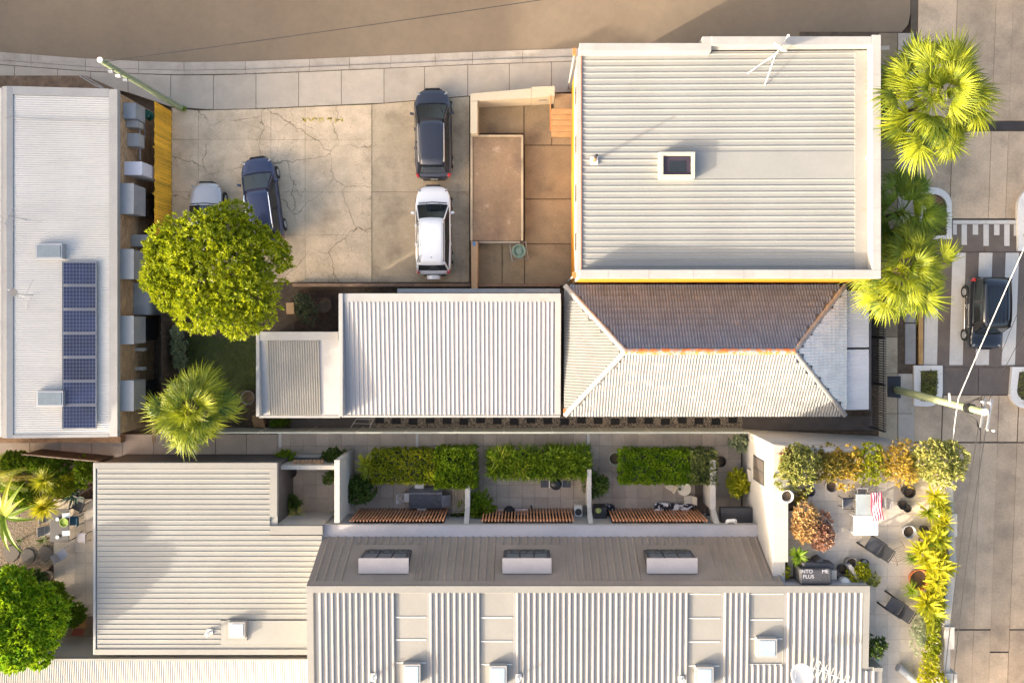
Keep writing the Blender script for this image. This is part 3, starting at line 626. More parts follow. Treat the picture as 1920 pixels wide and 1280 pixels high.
q.ring([(a.x, a.y), (b.x, a.y), (b.x, b.y), (a.x, b.y)], [(a.x + .16, a.y - .16), (b.x - .16, a.y - .16), (b.x - .16, b.y + .16), (a.x + .16, b.y + .16)], 6.0, 6.5); q.build('frame', M('khaki_frame', (.46, .43, .34), .6, .06, 1), tk)
MB().box(a.x + .15, b.y + .15, 6.2, b.x - .15, a.y - .15, 6.42).build('pane', M('brown_glass', (.045, .035, .045), .08, .1, 2), tk)
MB().box(a.x + .45, b.y + .3, 6.421, b.x - .4, a.y - .4, 6.43).build('inner_pane', GLASSD, tk)
t = thing('roof_flue', 'thin terracotta and black flue pipe at the left of the white flat roof', 'flue', P(1114, 302, 6.03))
c = P(1114, 302, 6.03)
MB().tube(c, c + Vector((0, 0, .75)), .07).build('pipe', TERRA, t); MB().tube(c + Vector((0, 0, .75)), c + Vector((0, 0, 1.25)), .06).build('cowl', BLACK, t)
MB().box(c.x - .17, c.y - .17, 6.03, c.x + .17, c.y + .17, 6.11).build('flashing', POTW, t)
one('roof_vent', MB().lathe([(.1, 0), (.1, .12), (.14, .13), (.12, .2), (.0, .22)], P(1627, 297, 6.28), 12), POTW, 'small round white vent in the gutter at the right of the white roof', 'vent', smooth=False)
t = thing('satellite_dish', 'grey satellite dish on white tripod struts at the top of the white roof', 'satellite dish', P(1445, 118, 6.2))
b0 = P(1444, 112, 6.2); top = b0 + Vector((.05, .05, .95))
MB().tube(b0, top, .03).build('mast', POTW, t)
for q in (P(1402, 138, 6.22), P(1434, 160, 6.22)): MB().tube(q, top - Vector((0, 0, .3)), .025).build('strut', POTW, t)
nrm = Vector((.5, .82, .42)).normalized(); mt = nrm.to_track_quat('Z', 'Y').to_matrix()
MB().lathe([(.02, 0), (.2, .03), (.36, .1), (.42, .15), (.43, .15), (.36, .085), (.2, .01), (.02, -.02)], top + nrm * .08, 20, mt).build('reflector', GREYB, t, smooth=True)
MB().tube(top - Vector((0, 0, .2)), top + nrm * .75 + Vector((0, 0, -.05)), .015).build('feed_arm', POTW, t); MB().obox(top + nrm * .75, .08, .08, .12).build('feed_horn', POTW, t)

# ---------- small yard between car park and the white building
lw = thing('yard_wall', 'low cream rendered wall around the small yard beside the black car', 'wall', P(950, 180))
MB().pprism([(882, 176), (996, 166), (996, 184), (895, 189), (882, 190)], -.2, 1.35).build('wall_run', CREAM, lw)
MB().pprism([(996.5, 163), (1040, 162), (1040, 181), (996.5, 184)], -.2, 1.42).build('wall_run', CREAM, lw)
MB().pprism([(882, 190.5), (895, 189.5), (895, 250), (882, 250)], -.2, 1.35).build('wall_run', CREAM, lw)
MB().obox(P(1016, 188, .9), .55, .02, .2).build('vent_grille', POTG, lw)
sb = thing('concrete_platform', 'raised brown stained concrete slab beside the white car', 'platform', P(931, 350))
MB().pprism([(882, 253), (981, 253), (981, 451), (882, 451)], -.3, .62).build('deck', M('brown_slab', (0.26, 0.175, 0.105), .9, .15, .8, bump=.3, spots=[((.17, .11, .075), .6, .45, .7, .75), ((.52, .42, .31), 1.6, .6, .78, .6)]), sb)
for q in ((882, 253, 886, 451), (977, 257, 981, 451), (886.5, 253, 981, 256.5)): MB().pbox(*q, .3, .68).build('edge_upstand', STAIN, sb)
one('retaining_wall', MB().pprism([(883, 452), (896, 452), (895, 545), (884, 545)], -.2, .75), M('sandstone', (0.42, 0.27, 0.15), .85, .12, 2), 'narrow orange sandstone wall beside the rear of the white car', 'wall', bevel=.02)
one('blue_rag', MB().obox(P(889, 457, .77), .13, .24, .03, .2), M('blue_cloth', (.10, .22, .42), .8, .1, 4), 'small blue patch on the sandstone wall end', 'cloth')
one('step_ledge', MB().pbox(897, 452, 975, 455.5, .1, .5), CONC, 'thin pale concrete ledge below the raised brown slab', 'ledge')
sp_ = thing('stairs', 'short flight of sandstone steps beside the white building wall', 'stairs', P(1055, 232))
for i in range(5):
    MB().pbox(1034, 204 + i * 10.8, 1075, 213.5 + i * 10.8, -.1, .85 - .16 * i).build('tread', M('tread_stone', (.42, .27, .13), .8, .12, 3, rnd=.06), sp_)
    MB().pbox(1034, 213.6 + i * 10.8, 1075, 214.7 + i * 10.8, -.1, .75 - .16 * i).build('riser', YARDC, sp_)
MB().pbox(1040, 176, 1075, 203.5, -.1, .86).build('landing', YARDC, sp_)
hr = thing('handrail', 'rust red metal handrail at the left of the sandstone steps', 'handrail', P(1032, 225))
for y, z in ((188, .85), (215, .5), (246, .05)): MB().tube(P(1032, y, z), P(1032, y, z) + Vector((0, 0, .9)), .02).build('post', TERRA, hr)
MB().path([P(1032, 180, 1.75), P(1032, 246, .95)], .025).build('rail', TERRA, hr)
pr = thing('garden_pot', 'round green pot inside a thin square metal frame beside the raised slab', 'pot', P(973, 472))
c = P(973, 472); MB().lathe([(.18, 0), (.36, .3), (.38, .42), (.30, .42), (.26, .3), (.18, .28), (.17, .34), (.0, .34)], c, 18).build('bowl', M('verdigris', (.17, .25, .20), .6, .12, 4), pr, smooth=False)
q = MB(); k = [c + Vector((math.cos(a) * .62, math.sin(a) * .62, .3)) for a in (.95, 2.5, 4.1, 5.65)]
for i in range(4): q.tube(k[i], k[(i + 1) % 4], .014)
q.build('frame_rail', STEEL, pr)
for p in k: MB().tube((p.x, p.y, 0), p, .012).build('frame_leg', STEEL, pr)

# ---------- cottage
gr = thing('garage', 'small white skillion roofed garage between palm and extension', 'shed', P(556, 700))
a = P(480, 622, 3.0); b = P(634, 780, 3.0)
MB().box(a.x + .05, b.y + .05, -.2, b.x, a.y - .03, 2.4).build('wall', WHITE, gr)
MB().box(a.x, b.y - .02, 2.0, a.x + .17, a.y, 3.0).build('parapet', WHITE, gr, bevel=.012)
zs, zn = 2.55, 2.93
U = Vector((0, a.y - b.y - .42, zn - zs))
MB().add([(a.x + .17, b.y, zs), (b.x, b.y, zs), (b.x, a.y, zn + .03), (a.x + .17, a.y, zn + .03)], [(0, 1, 2, 3)]).build('roof_base', ROOFG, gr)
ribbed(gr, M('beige_corrugated', (0.33, 0.305, 0.255), .5, .06, .7, rnd=.03), (P(503, 0, 2.6).x, b.y, zs + .02), U, (1, 0, 0), P(601, 0, 2.6).x - P(503, 0, 2.6).x, U.length, .118, .03, .045, 5)
MB().box(a.x + .17, a.y - .42, zn - .3, b.x - .01, a.y, zn + .05).build('ridge_flashing', WHITE, gr)
MB().box(a.x, b.y - .14, zs - .12, b.x - .01, b.y - .03, zs + .0).build('gutter', WHITE, gr)
ex = thing('cottage_extension', 'long white ribbed skillion roof extension of the cottage', 'building', P(845, 665))
a = P(635, 550, 3.65); b = P(1052, 780, 3.65)
MB().box(a.x + .05, b.y + .05, -.2, b.x - .05, a.y - .03, 2.8).build('wall', WHITE, ex)
MB().box(a.x, b.y - .02, 2.0, a.x + .2, a.y, 3.65).build('parapet', WHITE, ex, bevel=.012)
zs, zn = 3.0, 3.55
MB().add([(a.x + .2, b.y, zs), (b.x, b.y, zs), (b.x, a.y, zn + .01), (a.x + .2, a.y, zn + .01)], [(0, 1, 2, 3)]).build('roof_base', ROOFG, ex)
U = Vector((0, a.y - b.y - .42, zn - zs))
ribbed(ex, M('pale_ribbed_steel', (0.33, 0.32, 0.315), .45, .04, .7, rnd=.02, spots=[((.42, .40, .38), 1.4, .66, .82, .35)]), (a.x + .28, b.y, zs + .015), U, (1, 0, 0), P(1038, 0, 3.2).x - a.x - .28, U.length, .215, .06, .034, 4)
MB().box(a.x + .2, a.y - .42, zn - .3, b.x - .01, a.y, zn + .03).build('ridge_flashing', WHITE, ex)
MB().add([(b.x - .30, b.y, zs + .05), (b.x, b.y, zs + .05), (b.x, a.y - .42, zn + .02), (b.x - .30, a.y - .42, zn + .02)], [(0, 1, 2, 3)]).build('barge_flashing', WHITE, ex)
MB().box(a.x, b.y - .14, zs - .12, b.x - .02, b.y - .03, zs).build('gutter', WHITE, ex)
MB().pbox(745, 541, 1050, 549, 1.9, 2.2).build('lean_to_roof', GREYB, ex)
# tiled hip roof
ct = thing('cottage', 'cottage with grey tiled hip roof and pale front verandah', 'house', P(1320, 660))
ZEV, ZRG = 3.0, 5.2
eW, eE, eS, eN = P(1060, 0, ZEV).x, P(1584, 0, ZEV).x, P(0, 778, ZEV).y, P(0, 536, ZEV).y
rW, rE, rY = P(1172, 0, ZRG).x, P(1490, 0, ZRG).x, P(0, 659, ZRG).y
MB().box(eW + .35, eS + .35, -.2, eE - .35, eN - .35, ZEV - .1).build('wall', M('cottage_render', (.55, .5, .43), .8, .08, 1), ct)
MB().add([(eW, eS, ZEV), (eE, eS, ZEV), (eE, eN, ZEV), (eW, eN, ZEV), (rW, rY, ZRG), (rE, rY, ZRG)], [(0, 1, 5, 4), (1, 2, 5), (2, 3, 4, 5), (3, 0, 4), (3, 2, 1, 0)]).build('roof_deck', M('tile_bedding', (.24, .23, .215), .9, .1, 2), ct)
TILE = M('shade_tile_tone', (0.108, 0.136, 0.185), .75, .12, 1.5, rnd=.08, spots=[((.24, .22, .21), 2.2, .55, .8, .5)])  # north slope copy: shade in the colour, bluish against the orange wall's bounce
TILES = M('sunlit_tile_tone', (0.238, 0.235, 0.222), .7, .1, 1.5, rnd=.07, spots=[((.46, .43, .38), 2.0, .5, .75, .6)])  # south slope copy of the same tile, sunlit paleness put into the colour
def tile_mesh(L_, W_, mat):
    n = 9; v = []
    for j, (u, lift) in enumerate(((0, .085), (L_ * 1.1, .008))):
        for i in range(n):
            a = i / (n - 1); v.append((a * W_ - W_ / 2, u, lift + .013 * (1 - math.cos(a * 4 * math.pi))))
    f = [(i, i + 1, n + i + 1, n + i) for i in range(n - 1)]
    v += [(-W_ / 2, 0, 0), (W_ / 2, 0, 0)]; f.append(tuple([2 * n, 2 * n + 1] + list(range(n - 1, -1, -1))))
    return mesh_from('roof_tile', v, f, mat)
parts_left = [300]
def tile_face(A, B, C, D, mat, n_single):
    """courses from eave edge A-B up to ridge edge D-C"""
    A, B, C, D = map(Vector, (A, B, C, D)); up0 = ((C + D) / 2 - (A + B) / 2); e_ = (B - A).normalized()
    nrm = e_.cross(up0).normalized(); up = nrm.cross(e_); hgt = up0.dot(up); nc = max(1, round(hgt / .34)); L_ = hgt / nc; W_ = .285
    me = tile_mesh(L_, W_, mat); mt = Matrix((e_, up, nrm)).transposed(); rot = mt.to_euler()
    rest = MB(); lst = []
    for r in range(nc):
        t0 = (r + .0) / nc; t1 = (r + .9) / nc
        l = max(lerp(0, (D - A).dot(e_), t0), lerp(0, (D - A).dot(e_), t1)) ; rr_ = min(lerp((B - A).dot(e_), (C - A).dot(e_), t0), lerp((B - A).dot(e_), (C - A).dot(e_), t1))
        l = min(l, lerp(0, (D - A).dot(e_), t0) + .16); rr_ = max(rr_, lerp((B - A).dot(e_), (C - A).dot(e_), t0) - .16)
        off = W_ * .5 * (r % 2); k0 = math.ceil((l - off) / W_); x = off + k0 * W_ + W_ / 2
        while x + W_ / 2 <= rr_ + .08:
            lst.append(A + e_ * x + up * (r * L_) + nrm * .012); x += W_
    for i, p in enumerate(lst):
        if i < n_single:
            share('roof_tile', me, ct, p + nrm * random.uniform(0, .006), rot)
        else:
            q = nrm * random.uniform(0, .006)
            rest.add([p + q + mt @ v_.co for v_ in me.vertices], [tuple(f_.vertices) for f_ in me.polygons])
    if rest.v: rest.build('roof_tiling', mat, ct, kind='stuff')
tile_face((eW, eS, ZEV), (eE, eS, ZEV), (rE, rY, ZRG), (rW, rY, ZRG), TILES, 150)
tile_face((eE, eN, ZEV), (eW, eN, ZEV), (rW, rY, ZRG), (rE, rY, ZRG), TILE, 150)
tile_face((eW, eN, ZEV), (eW, eS, ZEV), (rW, rY, ZRG), (rW, rY, ZRG), M('west_sun_tile_tone', (0.165, 0.165, 0.156), .7, .1, 1.5, rnd=.07), 0)  # sunlit west hip: tile colour darkened to hold the sunlight down
tile_face((eE, eS, ZEV), (eE, eN, ZEV), (rE, rY, ZRG), (rE, rY, ZRG), M('east_shade_tile_tone', (0.62, 0.63, 0.6), .7, .1, 1.5, rnd=.06), 0)  # shaded east hip: tile colour made paler to lift its shade
RIDGE = M('white_ridge_tile', (0.36, 0.345, 0.31), .7, .08, 2, rnd=.05)
RIDGEO = M('peeling_ridge_tile', (0.34, 0.32, 0.29), .7, .08, 2, rnd=.08, spots=[((.62, .20, .05), 3.2, .475, .52, 1.0)])
def ridge_line(a, b, mat, every=.42, r=.15):
    a = Vector(a); b = Vector(b); d = b - a; n = max(1, round(d.length / every)); d.normalize(); sd_ = d.cross(Vector((0, 0, 1))).normalized(); up = sd_.cross(d)
    l = (b - a).length / n; v = []; k = 7
    for u, rr_ in ((-.02, r), (l, r * .9)):
        v += [d * u + sd_ * math.cos(math.pi * i / (k - 1)) * rr_ + up * math.sin(math.pi * i / (k - 1)) * rr_ * .75 for i in range(k)]
    me = mesh_from('ridge_tile', [tuple(p) for p in v], [(i, i + 1, k + i + 1, k + i) for i in range(k - 1)] + [tuple(range(k))], mat)
    for i in range(n): share('ridge_tile', me, ct, a + d * l * i + Vector((0, 0, .015)))
ridge_line((rW, rY, ZRG), (rE, rY, ZRG), RIDGEO)
for (x, y), q in (((eW, eS), rW), ((eW, eN), rW), ((eE, eS), rE), ((eE, eN), rE)): ridge_line((x, y, ZEV), (q, rY, ZRG), RIDGE if q == rW else TILES, .42, .13)
for a, b in (((eW, eS), (eE, eS)), ((eE, eS), (eE, eN)), ((eW, eN), (eW, eS))):
    MB().path([(a[0], a[1], ZEV - .04), (b[0], b[1], ZEV - .04)], .055).build('gutter', CREAMF, ct)
for q in ((1062, 770, .30), (1084, 771, .2)):
    MB().obox(P(q[0], q[1], ZEV + .09), q[2], .22, .1).build('terracotta_tile', TERRA, ct)
MB().obox(P(1068, 546, ZEV + .12), .2, .3, .1).build('terracotta_tile', TERRA, ct)
vr = M('verandah_iron', (0.52, 0.535, 0.56), .42, .06, .8, rnd=.03)
vx0, vx1 = P(1587, 0, 2.75).x, P(1629, 0, 2.55).x
for y0, y1 in ((545, 651), (655, 768)):
    yy0, yy1 = P(0, y1, 2.7).y, P(0, y0, 2.7).y
    ribbed(ct, vr, (vx0, yy0, 2.78), (vx1 - vx0, 0, -.2), (0, 1, 0), yy1 - yy0, vx1 - vx0, .085, .02, .02, 8, True, 'verandah_sheet')
MB().box(vx1, P(0, 770, 2.6).y, 2.48, vx1 + .1, P(0, 540, 2.6).y, 2.6).build('verandah_gutter', DKMET, ct)
for py in (560, 655, 765): MB().tube((vx1 - .05, P(0, py, 2.6).y, 0), (vx1 - .05, P(0, py, 2.6).y, 2.5), .05).build('verandah_post', WHITE, ct)
MB().box(eE - .34, eS + .3, -.1, vx1, eN - .3, .12).build('verandah_floor', M('dark_tile', (0.11, 0.085, 0.07), .7, .15, 2), ct)
pf = thing('picket_fence', 'dark metal picket fence in front of the cottage verandah', 'fence', P(1632, 690))
pxf = P(1634, 0).x
me = mesh_from('picket', MB().box(-.02, -.032, .08, .02, .032, 1.7).v, MB().box(0, 0, 0, 1, 1, 1).f, M('charcoal_picket', (.10, .085, .075), .6, .1, 2))
yy = P(0, 800, 0).y
while yy < P(0, 548, 0).y: share('picket', me, pf, (pxf, yy, 0)); yy += .128
for z in (.25, 1.45): MB().box(pxf - .045, P(0, 801).y, z, pxf - .021, P(0, 548).y, z + .05).build('rail', DKMET, pf)
for py in (800, 716, 632, 549): MB().box(pxf - .12, P(0, py).y - .05, 0, pxf - .046, P(0, py).y + .05, 1.75).build('post', DKMET, pf)
sfn = thing('boundary_fence', 'long pale panel fence between the cottage path and the paved side lane', 'fence', P(900, 803))
fy = P(0, 811, 1.8).y
for i, (x0, x1) in enumerate(zip(range(300, 1400, 92), range(392, 1500, 92))):
    xa, xb = P(x0, 0, 1.8).x, P(x1, 0, 1.8).x
    MB().box(xa + .04, fy - .02, .05, xb - .04, fy + .02, 1.76).build('panel', M('grey_green_panel', (0.28, 0.29, 0.26), .6, .05, 1), sfn)
    MB().box(xa - .04, fy - .05, 0, xa + .038, fy + .05, 1.8).build('post', RENDERP, sfn)
    MB().box(xa + .04, fy - .04, 1.762, xb - .042, fy + .04, 1.81).build('rail', M('pale_green_rail', (0.33, 0.35, 0.3), .6, .05, 1), sfn)
bw = thing('lot_edge_wall', 'low brick wall between the car park and the cottage garden', 'wall', P(700, 534))
for x0, x1 in ((548, 640), (640.5, 740), (740.5, 882), (895.5, 1050)): MB().pbox(x0, 531, x1, 537, -.2, .45).build('wall_run', M('brown_brick_cap', (.22, .14, .09), .9, .2, 3), bw)
# ---------- terrace houses at the bottom
th = thing('terrace_houses', 'grey terrace houses with dark steep attic roof and three dormers', 'building', P(1030, 1060))
ZG, ZT = 2.7, 5.6
xL, xR = -10.15, 12.0
yGo, yGi, yR = P(0, 985, ZG).y, P(0, 1006, ZG).y, P(0, 1098, ZT).y
xRR = P(1630, 0, ZT).x
MB().box(xL + .05, -30, -.3, xR, yGo - .06, ZG - .1).build('wall', RENDER, th)
MB().add([(xL, yGi, ZG - .05), (xR, yGi, ZG - .05), (xR, yR, ZT - .05), (xL, yR, ZT - .05), (xL, -30, ZT - .6), (xR, -30, ZT - .6), (xL, yGi, ZG - .3), (xR, yGi, ZG - .3), (xL, -30, ZG - .3), (xR, -30, ZG - .3)],
         [(0, 1, 2, 3), (0, 3, 4, 8, 6), (1, 7, 9, 5, 2)]).build('attic_shell', RENDER, th)
MB().box(xL, yGi - .02, ZG - .2, xR, yGo + .02, ZG).build('box_gutter', LILAC, th)
MB().box(xL, yGo + .021, ZG - .2, xR, yGo + .07, ZG + .03).build('gutter_lip', WHITE, th)
for px in (709, 895, 1045, 1156, 1197, 1243, 1290): MB().box(P(px, 0, ZG).x - .015, yGo + .0, ZG - .1, P(px, 0, ZG).x + .015, yGo + .075, ZG + .036).build('gutter_bracket', LILAC, th)
Um = Vector((0, yR - yGi, ZT - ZG)); Lm = Um.length; Un = Um.normalized()
dx = [P(px, 0, 3.9).x for px in (655, 783, 929, 1051, 1195, 1325)]
segs = [(xL, dx[0]), (dx[1], dx[2]), (dx[3], dx[4]), (dx[5], xR)]
for a, b in segs: ribbed(th, ROOFD, (a, yGi, ZG), Um, (1, 0, 0), b - a, Lm - .25, .39, .09, .05, 3)
for i in range(3):
    a, b = dx[2 * i], dx[2 * i + 1]
    ribbed(th, ROOFD, (a, yGi, ZG), Um, (1, 0, 0), b - a, .55, .39, .09, .05, 3)
    p0 = Vector((a, yGi, ZG)) + Un * .55; p1 = Vector((a, yGi, ZG)) + Un * (Lm - .25); nn = Vector((0, -Un.z, Un.y)); nn = nn if nn.z > 0 else -nn
    MB().add([p0 + nn * .02, p0 + Vector((b - a, 0, 0)) + nn * .02, p1 + Vector((b - a, 0, 0)) + nn * .02, p1 + nn * .02], [(0, 1, 2, 3)]).build('plain_sheet', ROOFD, th)
p0 = Vector((xL, yGi, ZG)) + Un * (Lm - .26); nn = Vector((0, -Un.z, Un.y)); nn = nn if nn.z > 0 else -nn
MB().add([p0 + nn * .06, p0 + Vector((xR - xL, 0, 0)) + nn * .06, Vector((xR, yR, ZT)) + nn * .04, Vector((xL, yR, ZT)) + nn * .04], [(0, 1, 2, 3)]).build('ridge_flashing', ROOFD, th)
# dormers
yF = -11.2; zb, zt = 3.42, 5.02
for i, (x0, x1) in enumerate(((672, 766), (942, 1034), (1213, 1308))):
    xa, xb = P(x0, 0, zt).x, P(x1, 0, zt).x
    dm = MB().box(xa + .04, yF - .9, zb - .3, xb - .04, yF - .06, zt - .1).build('dormer', DKMET, th)
    MB().box(xa, yF - .74, zt - .1, xb, yF - .02, zt).build('dormer_roof', M('dormer_cap', (.36, .335, .335), .5, .07, .9), dm)
    for k in range(3):
        for j in range(2):
            w_ = (xb - xa - .3) / 3; xx = xa + .15 + k * w_; z0 = zb + .1 + j * .72
            MB().box(xx + .04, yF - .055, z0, xx + w_ - .04, yF - .03, z0 + .64).build('pane', M('dormer_glass', (.03, .04, .04), .05, .1, 2, spec=.9), dm)
# pale roof south of the ridge
def rz_(y): return lerp(ZT, ZT - .55, (yR - y) / 12)
Us = Vector((0, -12, -.55)); MB().add([(xL, yR, ZT - .03), (xRR, yR, ZT - .03), (xRR, yR - 12, ZT - .58), (xL, yR - 12, ZT - .58)], [(3, 2, 1, 0)]).build('roof_base', ROOFL, th)
def X5(px): return P(px, 0, 5.55).x
yRb = P(0, 1110, ZT).y
RS = M('stone_ribbed_steel', (0.27, 0.262, 0.248), .45, .05, .6, rnd=.025)
for a, b in ((592, 740), (800, 900), (962, 1290), (1352, 1405), (1470, 1618)): ribbed(th, RS, (X5(a), yRb, rz_(yRb)), Us, (1, 0, 0), X5(b) - X5(a), 11, .272, .085, .06, 3)
ribbed(th, RS, (X5(1405), P(0, 1247, 5.5).y, rz_(P(0, 1247, 5.5).y)), Us, (1, 0, 0), X5(1470) - X5(1405), 7, .272, .085, .06, 3)
for a, b, ys in ((740, 800, (1109, 1156, 1199, 1243)), (900, 962, (1109, 1157, 1202, 1246)), (1290, 1352, (1112, 1158, 1203, 1249)), (1405, 1470, (1112, 1161, 1197, 1246))):
    for py in ys:
        y = P(0, py, 5.5).y; MB().obox(((X5(a) + X5(b)) / 2, y, rz_(y) + .0), X5(b) - X5(a) - .08, .045, .008).build('sheet_lap', POTW, th)
MB().box(xL, yRb, ZT - .1, xRR, yR + .02, ZT + .07).build('ridge_cap', ROOFL, th)
MB().add([(xL, yR - 12, rz_(yR - 12) + .08), (xL + .3, yR - 12, rz_(yR - 12) + .08), (xL + .3, yRb, ZT + .06), (xL, yRb, ZT + .06)], [(0, 1, 2, 3)]).build('barge_cap', ROOFL, th)
yS = P(0, 1252, 5.5).y
MB().add([(xRR - .3, yS, rz_(yS) + .085), (xRR, yS, rz_(yS) + .085), (xRR, yRb, ZT + .065), (xRR - .3, yRb, ZT + .065)], [(0, 1, 2, 3)]).build('barge_cap', ROOFL, th)
MB().box(xR, yR - 12, 3, xRR - .03, yR - .03, 4.9).build('upper_wall', RENDER, th)
MB().box(xR, yR - .04, 4.3, xRR - .02, yR, ZT - .02).build('end_wall', LILAC, th)
MB().box(xRR - .031, yS - 3, 4.0, X5(1657), yS, rz_(yS) - .04).build('side_bay', ROOFL, th)
ribbed(th, RS, (xRR - .3, yS - .15, rz_(yS) - .02), Us, (1, 0, 0), .65, 3, .272, .085, .06, 3)
MB().box(X5(1640), yS - .16, rz_(yS) - .2, X5(1657), yS + .01, rz_(yS) + .06).build('bay_cap', ROOFL, th)
for (x0, y0, x1, y1), lb in (((755, 1245, 788, 1284), 'leftmost'), ((917, 1248, 950, 1286), 'second from the left'), ((1305, 1250, 1338, 1288), 'second from the right'), ((1420, 1197, 1457, 1233), 'rightmost, highest')):
    y = P(0, y0, 5.6).y; z = rz_(y) + .3; t = thing('roof_skylight', 'pale framed skylight, %s of four on the terrace roof' % lb, 'skylight', P((x0 + x1) / 2, (y0 + y1) / 2, z - .3), 'skylights on the terrace roof')
    MB().pbox(x0, y0, x1, y1, z - .5, z).build('frame', WHITE, t); MB().pbox(x0 + 4, y0 + 4, x1 - 4, y1 - 4, z - .1, z + .02).build('pane', GLASSB, t)
def vent(px, py, z, lb):
    c = P(px, py, z); t = thing('roof_vent', 'small white vent pipe on the ribbed roof ' + lb, 'vent', c, 'roof vent pipes')
    MB().tube(c, c + Vector((0, 0, .3)), .06).build('pipe', POTW, t); MB().lathe([(.1, .3), (.11, .38), (.0, .42)], c, 10).build('cowl', POTW, t); MB().obox(c + Vector((0, 0, .02)), .28, .24, .05).build('flashing', POTW, t)
vent(701, 1266, 5.45, 'near the left bottom'); vent(972, 1267, 5.45, 'beside the middle skylight'); vent(1277, 1271, 5.45, 'left of the right skylight')
yg = yagi('roof_antenna', 'white fishbone television aerial at the bottom right of the ribbed roof', P(1533, 1235, 5.45), 1.6, (.93, -.36, 0), 2.0, 13, .42, POTW)
t = thing('satellite_dish', 'white round satellite dish at the bottom of the ribbed roof', 'satellite dish', P(1490, 1275, 5.4))
c = P(1496, 1272, 5.45); MB().tube(c, c + Vector((0, 0, .7)), .03).build('mast', STEEL, t)
nrm = Vector((-.1, .25, .96)).normalized(); mt = nrm.to_track_quat('Z', 'Y').to_matrix()
MB().lathe([(.01, 0), (.2, .02), (.38, .07), (.5, .14), (.51, .13), (.38, .05), (.01, -.03)], P(1503, 1264, 6.15), 24, mt).build('reflector', POTW, t, smooth=True)
MB().tube(P(1490, 1280, 5.9), P(1492, 1262, 6.7), .015).build('feed_arm', STEEL, t)
# north front: glass doors, battens
for k, (x0, x1) in enumerate(((-8.8, -4.15), (-2.17, 2.41), (4.44, 9.13))):
    fr = MB().box(x0, yGo - .055, .05, x1, yGo - .02, 2.3).build('door', DKMET, th)
    for j in range(4): MB().box(x0 + .06 + j * (x1 - x0) / 4, yGo - .018, .1, x0 - .06 + (j + 1) * (x1 - x0) / 4, yGo - .01, 2.2).build('pane', GLASSD, fr)
    t = thing('batten_screen', 'cedar batten screen below the gutter of the %s courtyard' % ('left', 'middle', 'right')[k], 'screen', ((x0 + x1) / 2, yGo + .08, 0), 'cedar batten screens')
    n = round((x1 - x0) / .165); bm = MB().box(-.03, -.035, .05, .03, .035, ZG - .12); bm = mesh_from('batten', bm.v, bm.f, CEDAR)
    for i in range(n + 1): share('batten', bm, t, (x0 + (x1 - x0) * i / n, yGo + .21, 0))
    for z in (.5, 2.1): MB().box(x0 - .03, yGo + .14, z, x1 + .03, yGo + .174, z + .05).build('rail', CEDAR, t)
# low annexe at the left
an = thing('annexe', 'low grey annexe with cream ribbed roof left of the terrace courtyards', 'building', P(380, 1050))
ZL = 2.95
def pl(x, y, z=ZL): return P(x, y, z)
a, b, c, d = pl(178, 867), pl(520, 985), pl(605, 985), pl(580, 1226)
MB().box(a.x + .08, b.y, -.3, b.x - .08, a.y - .08, ZL - .1).build('wall', DKWALL, an); MB().box(a.x + .08, d.y + .05, -.3, xL + .04, b.y - .002, ZL - .1).build('wall', RENDER, an)
RC = M('cream_ribbed_steel', (0.262, 0.257, 0.232), .45, .05, .6, rnd=.025)
MB().add([(a.x, b.y, ZL - .05), (b.x, b.y, ZL - .05), (b.x, a.y, ZL - .05), (a.x, a.y, ZL - .05)], [(0, 1, 2, 3)]).build('roof_base', RC, an)
MB().add([(a.x, d.y, ZL - .05), (c.x, d.y, ZL - .05), (c.x, b.y - .001, ZL - .05), (a.x, b.y - .001, ZL - .05)], [(0, 1, 2, 3)]).build('roof_base', RC, an)
y1, y2, y3 = pl(0, 878).y, pl(0, 1003).y, pl(0, 1216).y
ux = pl(506, 0).x - a.x - .12
ribbed(an, RC, (a.x + .12, y2, ZL), (1, 0, 0), (0, 1, 0), y1 - y2, ux, .258, .045, .032, 3)
ya, yb_ = pl(0, 1160).y, pl(0, 1207).y
ul = xL - a.x - .1
ribbed(an, RC, (a.x + .12, ya, ZL), (1, 0, 0), (0, 1, 0), y2 - ya, ul, .258, .045, .032, 3)
ribbed(an, RC, (a.x + .12, yb_, ZL), (1, 0, 0), (0, 1, 0), ya - yb_, pl(414, 0).x - a.x - .12, .258, .045, .032, 5)
ribbed(an, RC, (a.x + .12, y3, ZL), (1, 0, 0), (0, 1, 0), yb_ - y3, ul, .24, .045, .032, 2)
MB().box(pl(415, 0).x, yb_, ZL - .04, xL - .02, ya - .06, ZL + .05).build('apron_flashing', RC, an)
MB().box(a.x, y1 + .01, ZL - .2, b.x, a.y, ZL + .06).build('flashing', ROOFL, an); MB().box(pl(506, 0).x + .01, b.y + .45, ZL - .2, b.x, y1, ZL + .055).build('flashing', ROOFL, an)
MB().box(b.x - .35, y2 + .05, ZL - .2, c.x, b.y, ZL + .05).build('flashing', ROOFL, an); MB().box(a.x, d.y, ZL - .2, xL + .04, y3, ZL + .05).build('flashing', ROOFL, an)
MB().box(a.x - .08, d.y, ZL - .12, a.x + .04, a.y - .01, ZL + .02).build('gutter', WHITE, an)
t = thing('roof_skylight', 'small square pale skylight at the bottom of the cream annexe roof', 'skylight', P(443, 1181, ZL))
MB().pbox(424, 1162, 463, 1200, ZL, ZL + .12).build('curb', ROOFL, t); MB().pbox(428, 1166, 459, 1196, ZL, ZL + .3).build('frame', WHITE, t); MB().pbox(432, 1170, 455, 1192, ZL, ZL + .33).build('pane', M('pale_glass', (.55, .62, .64), .15, .05, 2), t)
vent(394, 1183, ZL + .02, 'of the cream annexe')
lc = thing('rear_shed', 'long corrugated cream roof along the bottom left edge', 'shed', P(290, 1290))
